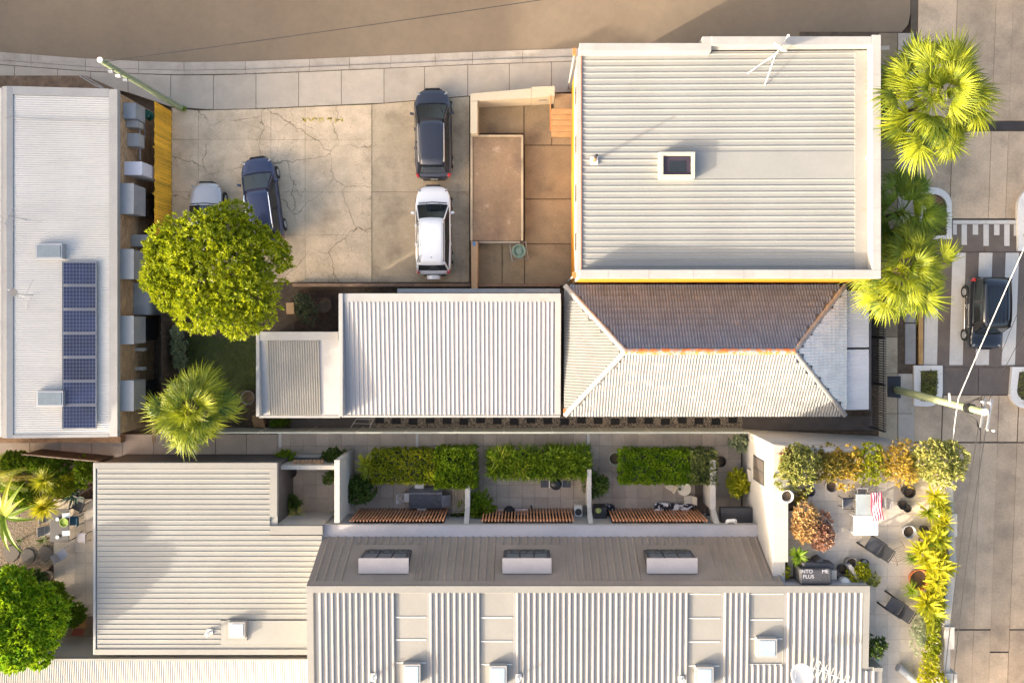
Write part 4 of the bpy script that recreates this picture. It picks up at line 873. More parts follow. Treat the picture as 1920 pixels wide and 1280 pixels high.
a, b = P(-300, 1236, 2.9), P(579, 1340, 2.9)
MB().box(a.x, b.y, -.3, xL - .05, a.y - .05, 2.7).build('wall', RENDERP, lc)
ribbed(lc, ROOFL, (a.x, a.y, 2.9), (0, -1, -.05), (1, 0, 0), xL - .05 - a.x, 2.8, .09, .02, .025, 10, True)
MB().box(a.x, a.y - .02, 2.7, xL - .05, a.y + .06, 2.93).build('fascia', ROOFL, lc)
struct('gap_path', MB().pprism([(100, 1140), (600, 1140), (600, 1260), (100, 1260)], -.3, -.02), M('tan_path', (.26, .19, .12), .9, .2, 2))
# courtyard walls
def cwall(label, q, z, mat=RENDERP, name='courtyard_wall', wing=None):
    t = thing(name, label, 'wall', P((q[0] + q[2]) / 2, (q[1] + q[3]) / 2))
    MB().pbox(*q, -.1, z).build('wall_run', mat, t, bevel=.01)
    if wing:
        a = P(q[0], 0, z); b = P(q[2], 0, z); y = P(0, q[3], z).y
        MB().add([(a.x, y, z - .01), (b.x, y, z - .01), (b.x, yGo + .08, z - .01), (a.x, yGo + .08, z - .01), (b.x, yGo + .08, ZG - .1), (a.x, yGo + .08, ZG - .1)], [(0, 1, 4, 5), (1, 2, 4), (0, 5, 3), (2, 3, 5, 4)]).build('wing', mat, t)
    return t
cwall('tall grey wall between the small courtyard and the hedge courtyard', (627, 862, 637, 980), 3.3)
cwall('low grey wall between the left and middle courtyards', (872, 908, 881, 952), 1.7, RENDER, wing=1)
cwall('low grey wall between the middle and right courtyards', (1101, 880, 1109, 952), 1.7, RENDER, wing=1)
cwall('grey wall right of the round table courtyard', (1332, 862, 1342, 955), 1.8, RENDER, wing=1)
cwall('pale front wall of the small left courtyard', (521, 872, 627, 880), 2.1)
t = thing('timber_bench', 'slatted timber bench top against the wall of the small courtyard', 'bench', P(578, 866))
for i in range(8): MB().obox(P(552 + i * 7.4, 868, 1.7), .16, .36, .05, 0, -.5).build('slat', PLANK, t)
for x in (555, 600): MB().tube(P(x, 868, 0), P(x, 868, 1.65), .04).build('leg', PLANK, t)
cwall('low pale planter edge north of the small left courtyard', (530, 852, 612, 858), .4, RENDERP, 'planter_edge')
one('bin_store', MB().pbox(1352, 952, 1411, 984, 1.5, 1.9), DKMET, 'dark flat bin store roof beside the podium wall', 'store', bevel=.02)
one('downpipe_cowl', MB().path([P(1362, 985, 2.3), P(1364, 976, 2.7), P(1378, 975, 2.75), P(1380, 985, 2.4)], .09, 8), POTW, 'white bent vent cowl at the right end of the terrace gutter', 'vent')
# ---------- podium with roof terrace at the right
pdm = thing('podium', 'grey podium with roof terrace and parapet walls beside the street', 'building', P(1560, 900))
ZF, ZPP = 4.5, 5.2
def pp(x, y, z=ZPP): return tuple(P(x, y, z)[:2])
poly = [pp(1450, 833), pp(1747, 849), pp(1792, 960), pp(1793, 1400), pp(1450, 1400)]
MB().prism(poly, -.3, ZF - .06).build('wall', RENDER, pdm)
MB().prism([pp(1450, 833), pp(1478, 836), pp(1478, 1053), pp(1450, 1053)], ZF - .055, ZPP).build('parapet', RENDERP, pdm, bevel=.012)
MB().prism([pp(1451, 1053.5), pp(1474, 1053.5), pp(1474, 1098), pp(1451, 1098)], ZF - .055, ZPP - .15).build('parapet', RENDER, pdm)
MB().prism([pp(1478.5, 836), pp(1747, 849), pp(1747, 858), pp(1478.5, 845)], ZF - .055, ZPP - .03).build('parapet', RENDER, pdm, bevel=.012)
ew = MB().prism([pp(1776, 880), pp(1786, 880), pp(1790, 1010), pp(1794, 1060), pp(1788, 1110), pp(1782, 1180), pp(1780, 1400), pp(1768, 1400), pp(1772, 1110), pp(1780, 1060), pp(1776, 1000)], ZF - .055, ZPP).build('parapet', RENDERP, pdm)
for y0, y1, lb in ((963, 1006, 0), (1175, 1217, 1), (1262, 1300, 0)): MB().pbox(1772, y0, 1795 - lb * 5, y1, ZF, ZPP + .12).build('pier_cap', RENDERP, pdm, bevel=.012)
wn = P(1450, 0, ZPP).x
w_ = MB().box(wn - .012, -8.1, 2.0, wn + .05, -6.85, 3.85).build('window', DKMET, pdm)
for k in range(2): MB().box(wn - .02, -8.02 + k * .58, 2.08, wn - .013, -7.5 + k * .58, 3.77).build('pane', M('blind_glass', (.10, .085, .075), .3, .1, 3), w_)
MB().tube((wn - .04, -5.95, 4.3), (wn - .2, -5.95, 4.3), .05).build('wall_light', POTW, pdm)
MB().box(wn - .12, -8.3, 1.2, wn - .001, -7.7, 1.7).build('meter_box', RENDERP, pdm)
tp = struct('terrace_paving', MB().prism([pp(1470, 838), pp(1768, 850), pp(1775, 1300), pp(1470, 1300)], ZF - .05, ZF - .02), DIRT)
me = mesh_from('paver', MB().box(.004, .004, -.03, .596, .596, 0).v, MB().box(0, 0, 0, 1, 1, 1).f, PAVEL)
a0 = P(1476, 845, ZF)
for i in range(13):
    for j in range(20):
        x, y = a0.x + i * .6, a0.y - (j + 1) * .6
        if y < yR - .1 and x + .6 < xRR: continue
        share('paver', me, tp, (x, y, ZF))
# ================================================================ PLANTS
FT = F('tree_leaf', (0.055, 0.135, 0.008), (0.5, 0.53, 0.015), .35)
FT2 = F('bright_tree_leaf', (.14, .30, .01), (.55, .64, .02), .4)
FP = F('palm_leaf', (0.045, 0.1, 0.012), (0.4, 0.43, 0.02), .35)
FPD = F('shaded_palm_leaf', (0.06, 0.13, 0.012), (0.28, 0.36, 0.02), .3)
FDK = F('dark_shrub_leaf', (0.03, 0.065, 0.012), (0.12, 0.18, 0.03), .25)
FGR = F('green_shrub_leaf', (0.07, 0.15, 0.008), (0.28, 0.38, 0.02), .35)
FYG = F('yellow_green_leaf', (0.18, 0.25, 0.012), (0.55, 0.52, 0.03), .4)
FYL = F('yellow_leaf', (0.3, 0.32, 0.01), (0.68, 0.62, 0.03), .45)
FOR = F('orange_leaf', (0.36, 0.24, 0.03), (0.62, 0.46, 0.07), .35)
FVR = F('variegated_leaf', (0.09, 0.15, 0.015), (0.6, 0.56, 0.18), .3)
FRD = F('red_leaf', (0.16, 0.03, 0.02), (0.36, 0.1, 0.04), .3)
FPK = F('pink_bronze_leaf', (0.36, 0.2, 0.1), (0.75, 0.56, 0.25), .35)
FSV = F('silver_leaf', (0.16, 0.21, 0.11), (0.38, 0.42, 0.25), .3)
def shell(c, rad, ncl, per, ln, wd, mat, name, parent, seed, low=-.35, rough=.22, lump=6, inner=.25, flat=0.0, lobes=0):
    rs = np.random.default_rng(seed); c = np.array(c); rad = np.array(rad)
    d = rs.normal(size=(ncl * 3, 3)); d /= np.linalg.norm(d, axis=1, keepdims=True); d = d[d[:, 2] > low][:ncl]; n = len(d)
    lb = rs.normal(size=(lump, 3)); lb /= np.linalg.norm(lb, axis=1, keepdims=True)
    bump = np.max(d @ lb.T, axis=1); r = 1 - rough * (1 - bump) * 1.6 - rs.uniform(0, .12, n)
    r = np.where(rs.uniform(size=n) < inner, r * rs.uniform(.55, .95, n), r)
    if lobes:
        ld = rs.normal(size=(lobes * 6, 3)); ld /= np.linalg.norm(ld, axis=1, keepdims=True); ld = ld[ld[:, 2] > -.15][:lobes]; nl = len(ld)
        lr = rs.uniform(.22, .44, nl) * (1.0 if lobes > 9 else 1.75); lc = ld * (1 - lr * rs.uniform(.6, 1.25, nl))[:, None]
        w_ = rs.choice(nl, n, p=lr ** 2 / np.sum(lr ** 2)); rr_ = np.where(rs.uniform(size=n) < inner, rs.uniform(.5, .9, n), 1 - rs.uniform(0, .14, n))
        cc = c + (lc[w_] + d * (lr[w_] * rr_)[:, None]) * rad
    else: cc = c + d * r[:, None] * rad
    pts = np.repeat(cc, per, 0); dd = np.repeat(d, per, 0); dd = dd * .75 + rs.normal(size=dd.shape) * .75; dd[:, 2] += .35 - flat
    v, f = leaves(pts, dd, ln, wd, rs); return np_obj(name, v, f, mat, parent)
def tree(name, label, px, py, z, rad, ncl, per, ln, mat, seed, trunk=.18, **k):
    c = P(px, py, z); t = thing(name, label, 'tree', (c.x, c.y, 0))
    shell(c, rad, ncl, per, ln, ln * .42, mat, 'crown', t, seed, **k)
    mb = MB().tube((c.x, c.y, 0), (c.x, c.y, z - rad[2] * .5), trunk, trunk * .7, 8); rr = random.Random(seed)
    for i in range(7):
        a = i * .9 + rr.random(); mb.tube((c.x, c.y, z - rad[2] * .55), (c.x + math.cos(a) * rad[0] * .6, c.y + math.sin(a) * rad[1] * .6, z + rr.uniform(-.2, .4) * rad[2]), trunk * .45, .03, 6)
    mb.build('trunk', BARK, t); return t
def bush(label, px, py, z0, rx, ry, h, n, per, ln, mat, seed, name='shrub', cat='shrub', wd=.45, **k):
    """rx, ry in photo pixels at the height of the crown"""
    zc = z0 + h * .55; c = P(px, py, zc); s_ = (H - zc) / (S * H); t = thing(name, label, cat, (c.x, c.y, z0))
    k.setdefault('lobes', 9); shell(c, (rx * s_ * 1.06, ry * s_ * 1.06, h * .5), int(n * 1.35), per, ln, ln * wd, mat, 'foliage', t, seed, **k)
    mb = MB(); rr = random.Random(seed)
    for i in range(4): mb.tube((c.x + rr.uniform(-.08, .08), c.y + rr.uniform(-.08, .08), z0), (c.x + rr.uniform(-.5, .5) * rx * s_, c.y + rr.uniform(-.5, .5) * ry * s_, zc), .018, .008, 5)
    mb.build('stem', BARK, t); return t
def ribbons(items, seg=4):
    """arching strap leaves: (base, azimuth, elevation, length, width, droop)"""
    v = []; f = []
    for b, az, el, L_, W_, dr in items:
        h = Vector((math.cos(az), math.sin(az), 0)); s_ = Vector((-h.y, h.x, 0)); p = Vector(b); e_ = el; n0 = len(v)
        for k in range(seg + 1):
            t = k / seg; w_ = W_ * (.45 + 1.3 * t if t < .4 else (1 - t) * 1.6 + .02) * .5
            v += [tuple(p - s_ * w_), tuple(p + Vector((0, 0, -w_ * .3))), tuple(p + s_ * w_)]
            p = p + (h * math.cos(e_) + Vector((0, 0, math.sin(e_)))) * (L_ / seg); e_ -= dr / seg
        for k in range(seg):
            a = n0 + k * 3; f += [(a, a + 1, a + 4, a + 3), (a + 1, a + 2, a + 5, a + 4)]
    return np.array(v), f
def rosette(label, px, py, z, n, L_, W_, mat, seed, z0=0., name='strap_plant', cat='plant', el=(.1, 1.3), dr=1.2, heads=1, spread=.0, mat2=None):
    c = P(px, py, z); t = thing(name, label, cat, (c.x, c.y, z0)); rr = random.Random(seed); st_ = MB()
    for hd in range(heads):
        hc = c + (Vector((rr.uniform(-1, 1), rr.uniform(-1, 1), rr.uniform(-.3, .3))) * spread if hd else Vector((0, 0, 0)))
        it = [(hc, rr.uniform(0, 6.283), rr.uniform(*el), L_ * rr.uniform(.7, 1.15), W_ * rr.uniform(.8, 1.2), dr * rr.uniform(.6, 1.3)) for _ in range(n)]
        v, f = ribbons(it); off = OFF[t]
        o = bpy.data.objects.new('leaf_rosette', mesh_from('leaf_rosette', [tuple(Vector(p) - off) for p in v], f, mat if (hd % 2 == 0 or not mat2) else mat2)); link(o, t)
        st_.tube((c.x, c.y, z0), hc, .04, .03, 6)
    st_.build('stem', BARK, t); return t
# --- fan palms
def fan_frond(Lp, Lf, mat, seed, nseg=28, sweep=1.5, droop=1.4, seg=5):
    rr = random.Random(seed); it = []
    v = []; f = []
    mb = MB().tube((0, 0, 0), (Lp, 0, 0), .02, .012, 4)
    v += mb.v; f += mb.f
    hub = Vector((Lp, 0, 0))
    for i in range(nseg):
        a = lerp(-sweep, sweep, i / (nseg - 1)) + rr.uniform(-.03, .03); ln_ = Lf * (1 - .28 * abs(a / sweep) ** 2) * rr.uniform(.9, 1.08)
        q, g = ribbons([(hub - Vector((.0, 0, 0)), a, .12 * math.cos(a) - .03, ln_, Lf * 2 * sweep / nseg * .52, droop * rr.uniform(.5, 1.5))], seg)
        n0 = len(v); v += [tuple(p) for p in q]; f += [tuple(k + n0 for k in h) for h in g]
    return mesh_from('frond', v, f, mat)
DEAD = M('dead_frond', (.26, .17, .08), .9, .2, 3)
def fan_palm(label, px, py, z, n, Lp, Lf, mat, seed, dead=0, tilt=None):
    c = P(px, py, z); t = thing('fan_palm', label, 'palm', (c.x, c.y, 0), 'fan palms'); rr = random.Random(seed)
    mb = MB().tube((c.x, c.y, -.05), (c.x, c.y, z - .15), .17, .13, 10)
    for k in range(int(z / .25)): mb.tube((c.x, c.y, k * .25), (c.x, c.y, k * .25 + .04), .185, .175, 10)
    mb.build('trunk', BARK, t)
    ms = [fan_frond(Lp * q, Lf * q2, mat, seed + k, droop=dd) for k, (q, q2, dd) in enumerate(((1, 1, 1.3), (.75, 1.1, 1.0), (1.2, .95, 1.7)))]
    for i in range(n):
        u = i / n; el = lerp(1.45, -.45, u ** .75) + rr.uniform(-.25, .25); az = i * 2.39996 + rr.uniform(-.2, .2)
        o = share('frond', ms[i % 3], t, c + Vector((0, 0, .15 * (1 - u)))); k = lerp(.5, 1.04, u ** .5) * rr.uniform(.75, 1.18); o.scale = (k, k, k)
        o.rotation_euler = (rr.uniform(-.7, .7), -el, az + rr.uniform(-.25, .25))
    if dead:
        md = fan_frond(Lp * .8, Lf * .7, DEAD, seed + 9, 16, 1.1, 1.8)
        for i in range(dead): o = share('dead_frond', md, t, c - Vector((0, 0, .2))); o.rotation_euler = (0, .75 + rr.uniform(0, .3), rr.uniform(0, 6.28))
    mb = MB()
    for i in range(16): a = i * .7; mb.tube(c - Vector((0, 0, .25)), c + Vector((math.cos(a) * .22, math.sin(a) * .22, .12)), .03, .012, 4)
    mb.build('crown_shaft', M('brown_fibre', (.20, .10, .045), .9, .2, 6), t)
    return t
fan_palm('tallest fan palm with big yellow green fronds at the top right of the white roof', 1745, 188, 6.4, 66, 1.9, 1.6, FP, 3, 5)
fan_palm('fan palm in the shade between the tall palm and the crossing', 1690, 400, 3.6, 40, 1.5, 1.35, FPD, 13, 4)
fan_palm('bright yellow fan palm beside the zebra crossing and cottage fence', 1690, 505, 4.6, 58, 1.5, 1.45, FP, 23, 7)
fan_palm('fan palm in the cottage back yard beside the small garage', 362, 768, 3.8, 52, 1.25, 1.35, FP, 33, 2)
tree('round_tree', 'dense round broadleaf tree over the parked cars and cottage yard', 412, 514, 4.4, (3.5, 3.3, 2.0), 4600, 8, .20, FT, 11, low=-.25, inner=.25, lobes=44)
tree('weeping_tree', 'bright green fine leaved tree at the bottom left corner', 40, 1158, 3.3, (2.35, 2.5, 1.7), 3600, 8, .24, FT2, 12, low=-.25, inner=.3, lobes=24)
# --- hedges in the courtyards
def hedge(label, q, h, n, per, ln, mat, seed, name='hedge', wd=.5):
    z = h * .55; x, y = (q[0] + q[2]) / 2, (q[1] + q[3]) / 2; c = P(x, y, z); s_ = (H - z) / (S * H); t = thing(name, label, 'hedge', (c.x, c.y, 0), 'courtyard hedges')
    rs = np.random.default_rng(seed); hx, hy, ncl = (q[2] - q[0]) / 2 * s_, (q[3] - q[1]) / 2 * s_, n
    u = rs.uniform(-1, 1, (ncl, 3)); k = rs.uniform(size=ncl); nrm = np.zeros((ncl, 3))
    tp_ = k < .62; u[tp_, 2] = 1; nrm[tp_, 2] = 1
    sx_ = (k >= .62) & (k < .72); u[sx_, 0] = np.sign(u[sx_, 0]); nrm[sx_, 0] = u[sx_, 0]
    sy_ = k >= .72; u[sy_, 1] = np.sign(u[sy_, 1]); nrm[sy_, 1] = u[sy_, 1]
    edge = 1 - .10 * (np.abs(u[:, :2]).max(1) ** 6)                              # clipped, softly rounded edges
    lump = .06 * np.sin(u[:, 0] * hx * 4.1 + seed) + .05 * np.sin(u[:, 1] * hy * 7 + u[:, 0] * hx * 2.3)
    cc = np.array(c) + np.stack([u[:, 0] * hx, u[:, 1] * hy, (u[:, 2] * edge + lump) * h * .45], 1) - nrm * rs.uniform(0, .09, ncl)[:, None]
    dd = np.repeat(nrm, per, 0) * .8 + rs.normal(size=(ncl * per, 3)) * .6; dd[:, 2] += .3
    v, f = leaves(np.repeat(cc, per, 0), dd, ln, ln * wd, rs); np_obj('foliage', v, f, mat, t)
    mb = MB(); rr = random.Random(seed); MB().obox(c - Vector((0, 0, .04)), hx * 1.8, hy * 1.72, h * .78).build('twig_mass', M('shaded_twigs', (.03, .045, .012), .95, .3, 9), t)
    for i in range(5): xx = lerp(q[0] + 12, q[2] - 12, i / 4); mb.tube(P(xx, y, 0), P(xx, y, h * .6), .025, .015, 5)
    mb.build('stem', BARK, t); return t
hedge('clipped hedge of golden leaves in the left courtyard, its widest part', (700, 842, 830, 902), 1.7, 1300, 9, .11, FYG, 1)
hedge('dark green rounded end of the hedge in the left courtyard', (818, 840, 893, 908), 1.8, 650, 9, .18, FGR, 2)
rosette('strappy yellow green clump at the left end of the golden hedge', 692, 868, 1.2, 26, .75, .08, FYG, 3, heads=4, spread=.45)
hedge('hedge of long strappy green leaves across the middle courtyard', (922, 843, 1100, 888), 1.5, 620, 8, .42, FGR, 6, wd=.13)
for i, (x, y, lb) in enumerate(((938, 864, 'left end'), (972, 870, 'left half'), (1040, 862, 'right half'), (1084, 866, 'right end'))):
    rosette('strappy yellow green clump growing from the %s of the strappy hedge' % lb, x, y, 1.35, 26, .75, .09, FYG if i < 2 else FGR, 20 + i, heads=2, spread=.3)
hedge('clipped bright green hedge in the right courtyard beside the white pot', (1160, 842, 1300, 902), 1.7, 1400, 9, .12, F('bright_hedge_leaf', (0.09, 0.2, 0.006), (0.36, 0.48, 0.015), .35), 4)
hedge('dark variegated end of the hedge in the right courtyard', (1288, 842, 1338, 902), 1.8, 330, 9, .13, F('dark_variegated', (0.04, 0.08, 0.015), (0.32, 0.34, 0.11), .25), 5)
# --- courtyard plants
bush('dark shrub in the corner of the left courtyard by the tall wall', 676, 918, 0, 26, 28, 1.6, 150, 9, .22, FDK, 31)
bush('leafy bush beside the wall of the middle courtyard', 897, 942, 0, 28, 26, 1.3, 120, 8, .22, FGR, 32, low=-.6)
bush('dark palm like shrub by the wall of the right courtyard', 1118, 906, 0, 20, 22, 1.4, 90, 8, .3, FDK, 33, wd=.2)
bush('green bush at the front left corner of the small courtyard', 536, 856, 0, 14, 11, 1.0, 80, 8, .18, FGR, 34)
bush('dark bush at the front right corner of the small courtyard', 630, 853, 0, 20, 13, 1.2, 90, 8, .18, FDK, 35)
rosette('spiky pale green plant in the small courtyard', 556, 962, .7, 40, .75, .06, FVR, 36, dr=1.0)
bush('dark leafy plant behind the spiky one in the small courtyard', 548, 940, 0, 16, 14, 1.1, 60, 8, .22, FDK, 37)
rosette('green fern plant in the corner of the small courtyard', 620, 975, .6, 24, .55, .06, FGR, 38)
bush('small plant on the right wall of the small courtyard', 619, 893, 0, 12, 12, 1.5, 50, 8, .15, FDK, 39)
bush('yellow green bush in the bin yard beside the podium', 1378, 905, 0, 20, 24, 1.6, 120, 8, .2, FYG, 40)
bush('grey green shrub at the end of the side lane by the podium', 1385, 828, 0, 18, 14, 1.2, 70, 8, .2, FSV, 41)
bush('dark low plants below the cedar screen of the left courtyard', 856, 970, 0, 18, 10, .7, 70, 7, .15, FDK, 42)
# --- cottage garden
for i, (y, lb) in enumerate(((622, 'under the round tree'), (650, 'in the middle of the fence'), (678, 'above the yard palm'))):
    bush('grey green shrub against the dark yard fence ' + lb, 338, y, 0, 13, 17, 1.4, 90, 8, .13, FSV, 50 + i)
bush('feathery grey green shrub in the dark mulch bed by the extension', 575, 582, 0, 26, 32, .8, 160, 9, .12, F('grey_green_leaf', (.05, .07, .035), (.16, .19, .09), .25), 55)
bush('round green bush beside the garage wall on the side path', 524, 791, 0, 18, 9, .6, 90, 8, .1, FGR, 56)
struct('mulch_bed', MB().pprism([(560, 544), (634, 544), (634, 620), (552, 620)], -.1, .02), MULCH)
def pot(label, px, py, z, r, h, mat, soil=DIRT, name='plant_pot', n=16, group=None, rim=.03):
    c = P(px, py, z); t = thing(name, label, 'pot', c, group)
    MB().lathe([(r * .7, 0), (r, h), (r - rim, h), (r * .72, .05)], c, n).build('bowl', mat, t, smooth=False)
    MB().lathe([(r * .82, h * .55), (0, h * .57)], c, n).build('soil', soil, t); return t
pot('brown pot half sunk in the mulch beside the extension', 610, 572, 0, .42, .35, M('brown_glaze', (.09, .045, .03), .5, .1, 3))
pot('dark round pot in the yard between the palm and garage', 468, 744, 0, .38, .35, POTG)
one('cardboard_box', MB().obox(P(546, 578, .2), .42, .62, .4, .05), M('cardboard', (.40, .26, .14), .85, .08, 3), 'brown cardboard box under the edge of the round tree', 'box', bevel=.01)
t = thing('timber_crate', 'small timber crate at the corner of the garage', 'crate', P(486, 789))
for i in range(4): MB().obox(P(478 + i * 5, 789 + i * 1.2, .42), .13, .6, .03, .3).build('slat', PLANK, t)
MB().obox(P(486, 790, .2), .56, .5, .4, .3).build('case', PLANK, t)
t = thing('clothes_airer', 'thin white metal airer frame lying on the side path', 'clothes airer', P(678, 793))
k = [P(657, 802, .12), P(668, 785, .12), P(700, 786, .12), P(692, 803, .12)]
for i in range(4): MB().tube(k[i], k[(i + 1) % 4], .016).build('rail', POTW, t)
MB().tube((k[0] + k[1]) / 2, (k[2] + k[3]) / 2, .012).build('rail', POTW, t)
# --- left garden
rosette('round spiky yellow agave like plant beside the garden table', 84, 950, 1.5, 260, .85, .055, FYL, 61, el=(-.5, 1.5), dr=.5)
rosette('spiky green yucca above the yellow plant in the garden', 84, 900, 1.5, 190, .85, .055, FYG, 62, el=(-.4, 1.4), dr=.6)
rosette('dark blue green agave beside the annexe wall', 140, 925, .6, 22, .85, .16, F('agave_leaf', (.03, .07, .05), (.09, .16, .11), .2), 63, el=(.2, 1.0), dr=.5)
bush('yellow flowering bush in front of the annexe', 140, 895, 0, 22, 10, 1.5, 90, 8, .12, FYL, 64)
for i, (x, y, rx, ry, m_, lb) in enumerate(((30, 862, 26, 18, FGR, 'near the top left corner'), (70, 868, 22, 12, FDK, 'below the dark fence'), (110, 880, 26, 16, FGR, 'left of the yellow flowers'), (165, 880, 14, 22, FDK, 'in the corner against the annexe'),
        (115, 905, 22, 16, FYG, 'in the centre of the bed'), (55, 925, 24, 18, FDK, 'under the big leaves'), (30, 895, 26, 20, FGR, 'left of the yucca'), (125, 1130, 22, 26, FDK, 'right of the bright tree'), (105, 1112, 16, 18, FGR, 'above the right side of the bright tree'), (20, 1075, 30, 14, FDK, 'above the bright tree'), (60, 1085, 22, 14, FDK, 'at the gravel edge'), (140, 1150, 14, 14, FDK, 'beside the armchair'))):
    bush('leafy garden shrub ' + lb + ' in the left garden', x, y, 0, rx * 1.25, ry * 1.25, 1.5, 170, 8, .2, (FGR if m_ is FDK and i % 2 else m_), 70 + i)
rosette('small dark tuft on the gravel beside the patio', 83, 1012, .25, 34, .5, .04, FDK, 85)
rosette('tiny dark tuft under the drooping banana leaf', 38, 1012, .2, 20, .32, .04, FDK, 86)
bt = thing('banana_palm', 'big leaved banana palm at the left edge of the garden', 'palm', P(5, 965)); c = P(8, 968, 2.6); rr = random.Random(5)
MB().tube(P(8, 968, 0), c, .16, .1, 8).build('stem', M('green_stem', (.16, .20, .04), .7, .15, 3), bt)
for az, L_, el, dr in ((.35, 2.0, .5, 1.0), (.9, 2.6, .7, .9), (1.25, 2.7, .6, 1.0), (1.6, 2.4, .6, 1.1), (-.1, 1.7, .5, 1.2), (-1.1, 2.3, .6, 1.4), (-1.5, 2.0, .4, 1.2), (2.4, 2.2, .5, 1.), (3.5, 2.2, .5, 1.), (4.3, 2.2, .4, 1.1), (.62, 2.2, .8, .8)):
    v, f = ribbons([(c, az, el, L_, .30, dr)], 10); o = bpy.data.objects.new('leaf_blade', mesh_from('leaf_blade', [tuple(Vector(p) - OFF[bt]) for p in v], f, FGR if int(az * 10) % 2 else FYG)); link(o, bt)
t = thing('young_palm', 'young feather palm with orange tinged fronds at the top left of the garden', 'palm', P(8, 890))
for az, L_ in ((.05, 2.0), (.3, 1.7), (-.3, 1.8), (2.8, 1.6), (1.2, 1.3), (4.5, 1.4)):
    it = []; c = P(-6, 895, 1.9); h = Vector((math.cos(az), math.sin(az), 0)); s_ = Vector((-h.y, h.x, 0))
    for k in range(26):
        u = k / 25; p = c + h * L_ * u + Vector((0, 0, .5 * math.sin(u * 2.4)))
        for sg in (-1, 1): it.append((p, az + sg * (1.0 - .4 * u), .1, .42 * (1 - .5 * u), .035, .8))
    v, f = ribbons(it, 3); o = bpy.data.objects.new('frond', mesh_from('frond', [tuple(Vector(p) - OFF[t]) for p in v], f, FOR if az == .05 else FYG)); link(o, t)
MB().tube(P(-6, 895, 0), P(-6, 895, 1.9), .09, .07, 8).build('trunk', BARK, t)
# --- terrace plants (floor at ZF)
B = lambda *a, **k: bush(*a, **k)
B('variegated green and cream shrub at the top left of the roof terrace', 1495, 875, ZF, 42, 46, 1.3, 380, 9, .15, FVR, 101)
rosette('dark red spiky cordyline in the top left corner of the terrace', 1472, 852, ZF + .8, 36, .5, .04, FRD, 102, ZF)
B('golden shrub second from the left along the top of the terrace', 1548, 864, ZF, 38, 36, 1.1, 260, 9, .13, F('olive_gold_leaf', (.10, .11, .02), (.36, .28, .05), .35), 103)
B('orange tipped shrub in the middle of the top row of the terrace', 1580, 872, ZF, 36, 36, 1.0, 240, 9, .13, FOR, 104)
B('yellow shrub right of the gap in the top row of the terrace', 1632, 868, ZF, 40, 34, 1.0, 260, 9, .13, FYG, 105)
B('coral orange succulent shrub near the top right of the terrace', 1682, 868, ZF, 40, 38, 1.1, 260, 8, .2, FOR, 106, wd=.2)
B('large green and yellow variegated shrub in the top right corner of the terrace', 1758, 872, ZF, 48, 48, 1.5, 420, 9, .17, FVR, 107)
for i, (x, y, m_, lb) in enumerate(((1752, 930, FYL, 'uppermost'), (1762, 945, FYG, 'second'), (1740, 958, FYG, 'third'), (1765, 978, FYL, 'beside the upper pier'))):
    rosette('yellow green bromeliad along the street side of the terrace, %s from the top' % lb if i < 3 else 'yellow bromeliad beside the upper pier of the terrace', x, y, ZF + .7, 40, .75, .09, m_, 110 + i, ZF, el=(.1, 1.2), dr=.8)
for i, (x, y, m_, lb) in enumerate(((1762, 1005, FYG, 'below the upper pier'), (1745, 1018, FYL, 'left of the pier'), (1768, 1050, FYL, 'at the bulge of the wall'), (1748, 1060, FYL, 'brightest, facing the recliner'), (1760, 1105, FYL, 'between the two piers'), (1742, 1128, FYL, 'above the lower pier'), (1755, 1150, FYG, 'just above the lower pier'))):
    rosette('bright yellow broad leaved plant on the street side, ' + lb, x - 6, y, ZF + .8, 26, .72, .16, m_, 120 + i, ZF, el=(-.1, 1.2), dr=.8, heads=3, spread=.45)
for i, y in enumerate((965, 1000, 1040, 1085, 1130, 1170, 1210, 1245)):
    B('narrow yellow green hedge plant on the street wall, %s from the top' % ('first', 'second', 'third', 'fourth', 'fifth', 'sixth', 'seventh', 'eighth')[i], 1760 - i * 2.4, y, ZF, 15, 28, 1.0, 170, 9, .10, FYG if i > 4 else FYL, 130 + i)
B('bright yellow green shrub at the bottom right of the terrace', 1745, 1270, ZF, 30, 24, 1.0, 160, 9, .11, FYL, 140)
B('bronze bushy plant left of the white table on the terrace', 1508, 982, ZF, 28, 32, .8, 190, 9, .2, FPK, 141)
B('coppery bushy plant nearest the white table on the terrace', 1540, 996, ZF, 28, 34, .8, 190, 9, .2, F('copper_leaf', (0.3, 0.14, 0.1), (0.62, 0.42, 0.26), .35), 142)
rosette('bright green plant above the covered barbecue', 1494, 1040, ZF + .6, 30, .6, .11, FGR, 143, ZF, heads=2, spread=.2)
rosette('grassy green clump beside the wire chair', 1712, 1045, ZF + .5, 90, .55, .03, FGR, 144, ZF, el=(.1, 1.5))
rosette('grassy green clump above the second recliner', 1708, 1105, ZF + .5, 90, .6, .03, FGR, 145, ZF, el=(.1, 1.5))
B('silvery trailing plant at the right of the lower recliner', 1722, 1182, ZF, 20, 40, .6, 190, 9, .16, FSV, 146, wd=.12)
B('yellow green potted plant beside the slanted wall on the terrace', 1612, 1072, ZF, 18, 18, .7, 90, 8, .15, FYG, 147)
B('pale variegated trailing plant below the slanted wall', 1632, 1086, ZF, 16, 14, .5, 70, 8, .12, FVR, 148)
t = B('dark leafy plant with a green ribbon against the roof edge', 1640, 1208, ZF, 20, 18, .9, 60, 6, .2, FDK, 149)
MB().obox(P(1642, 1228, ZF + .3), .08, .6, .02, .4).build('ribbon', M('green_ribbon', (.0, .25, .13), .5, .1, 3), t)
B('small yellow plant on the attic roof edge beside the barbecue', 1470, 1070, ZF, 9, 14, .6, 50, 7, .11, FYG, 150)
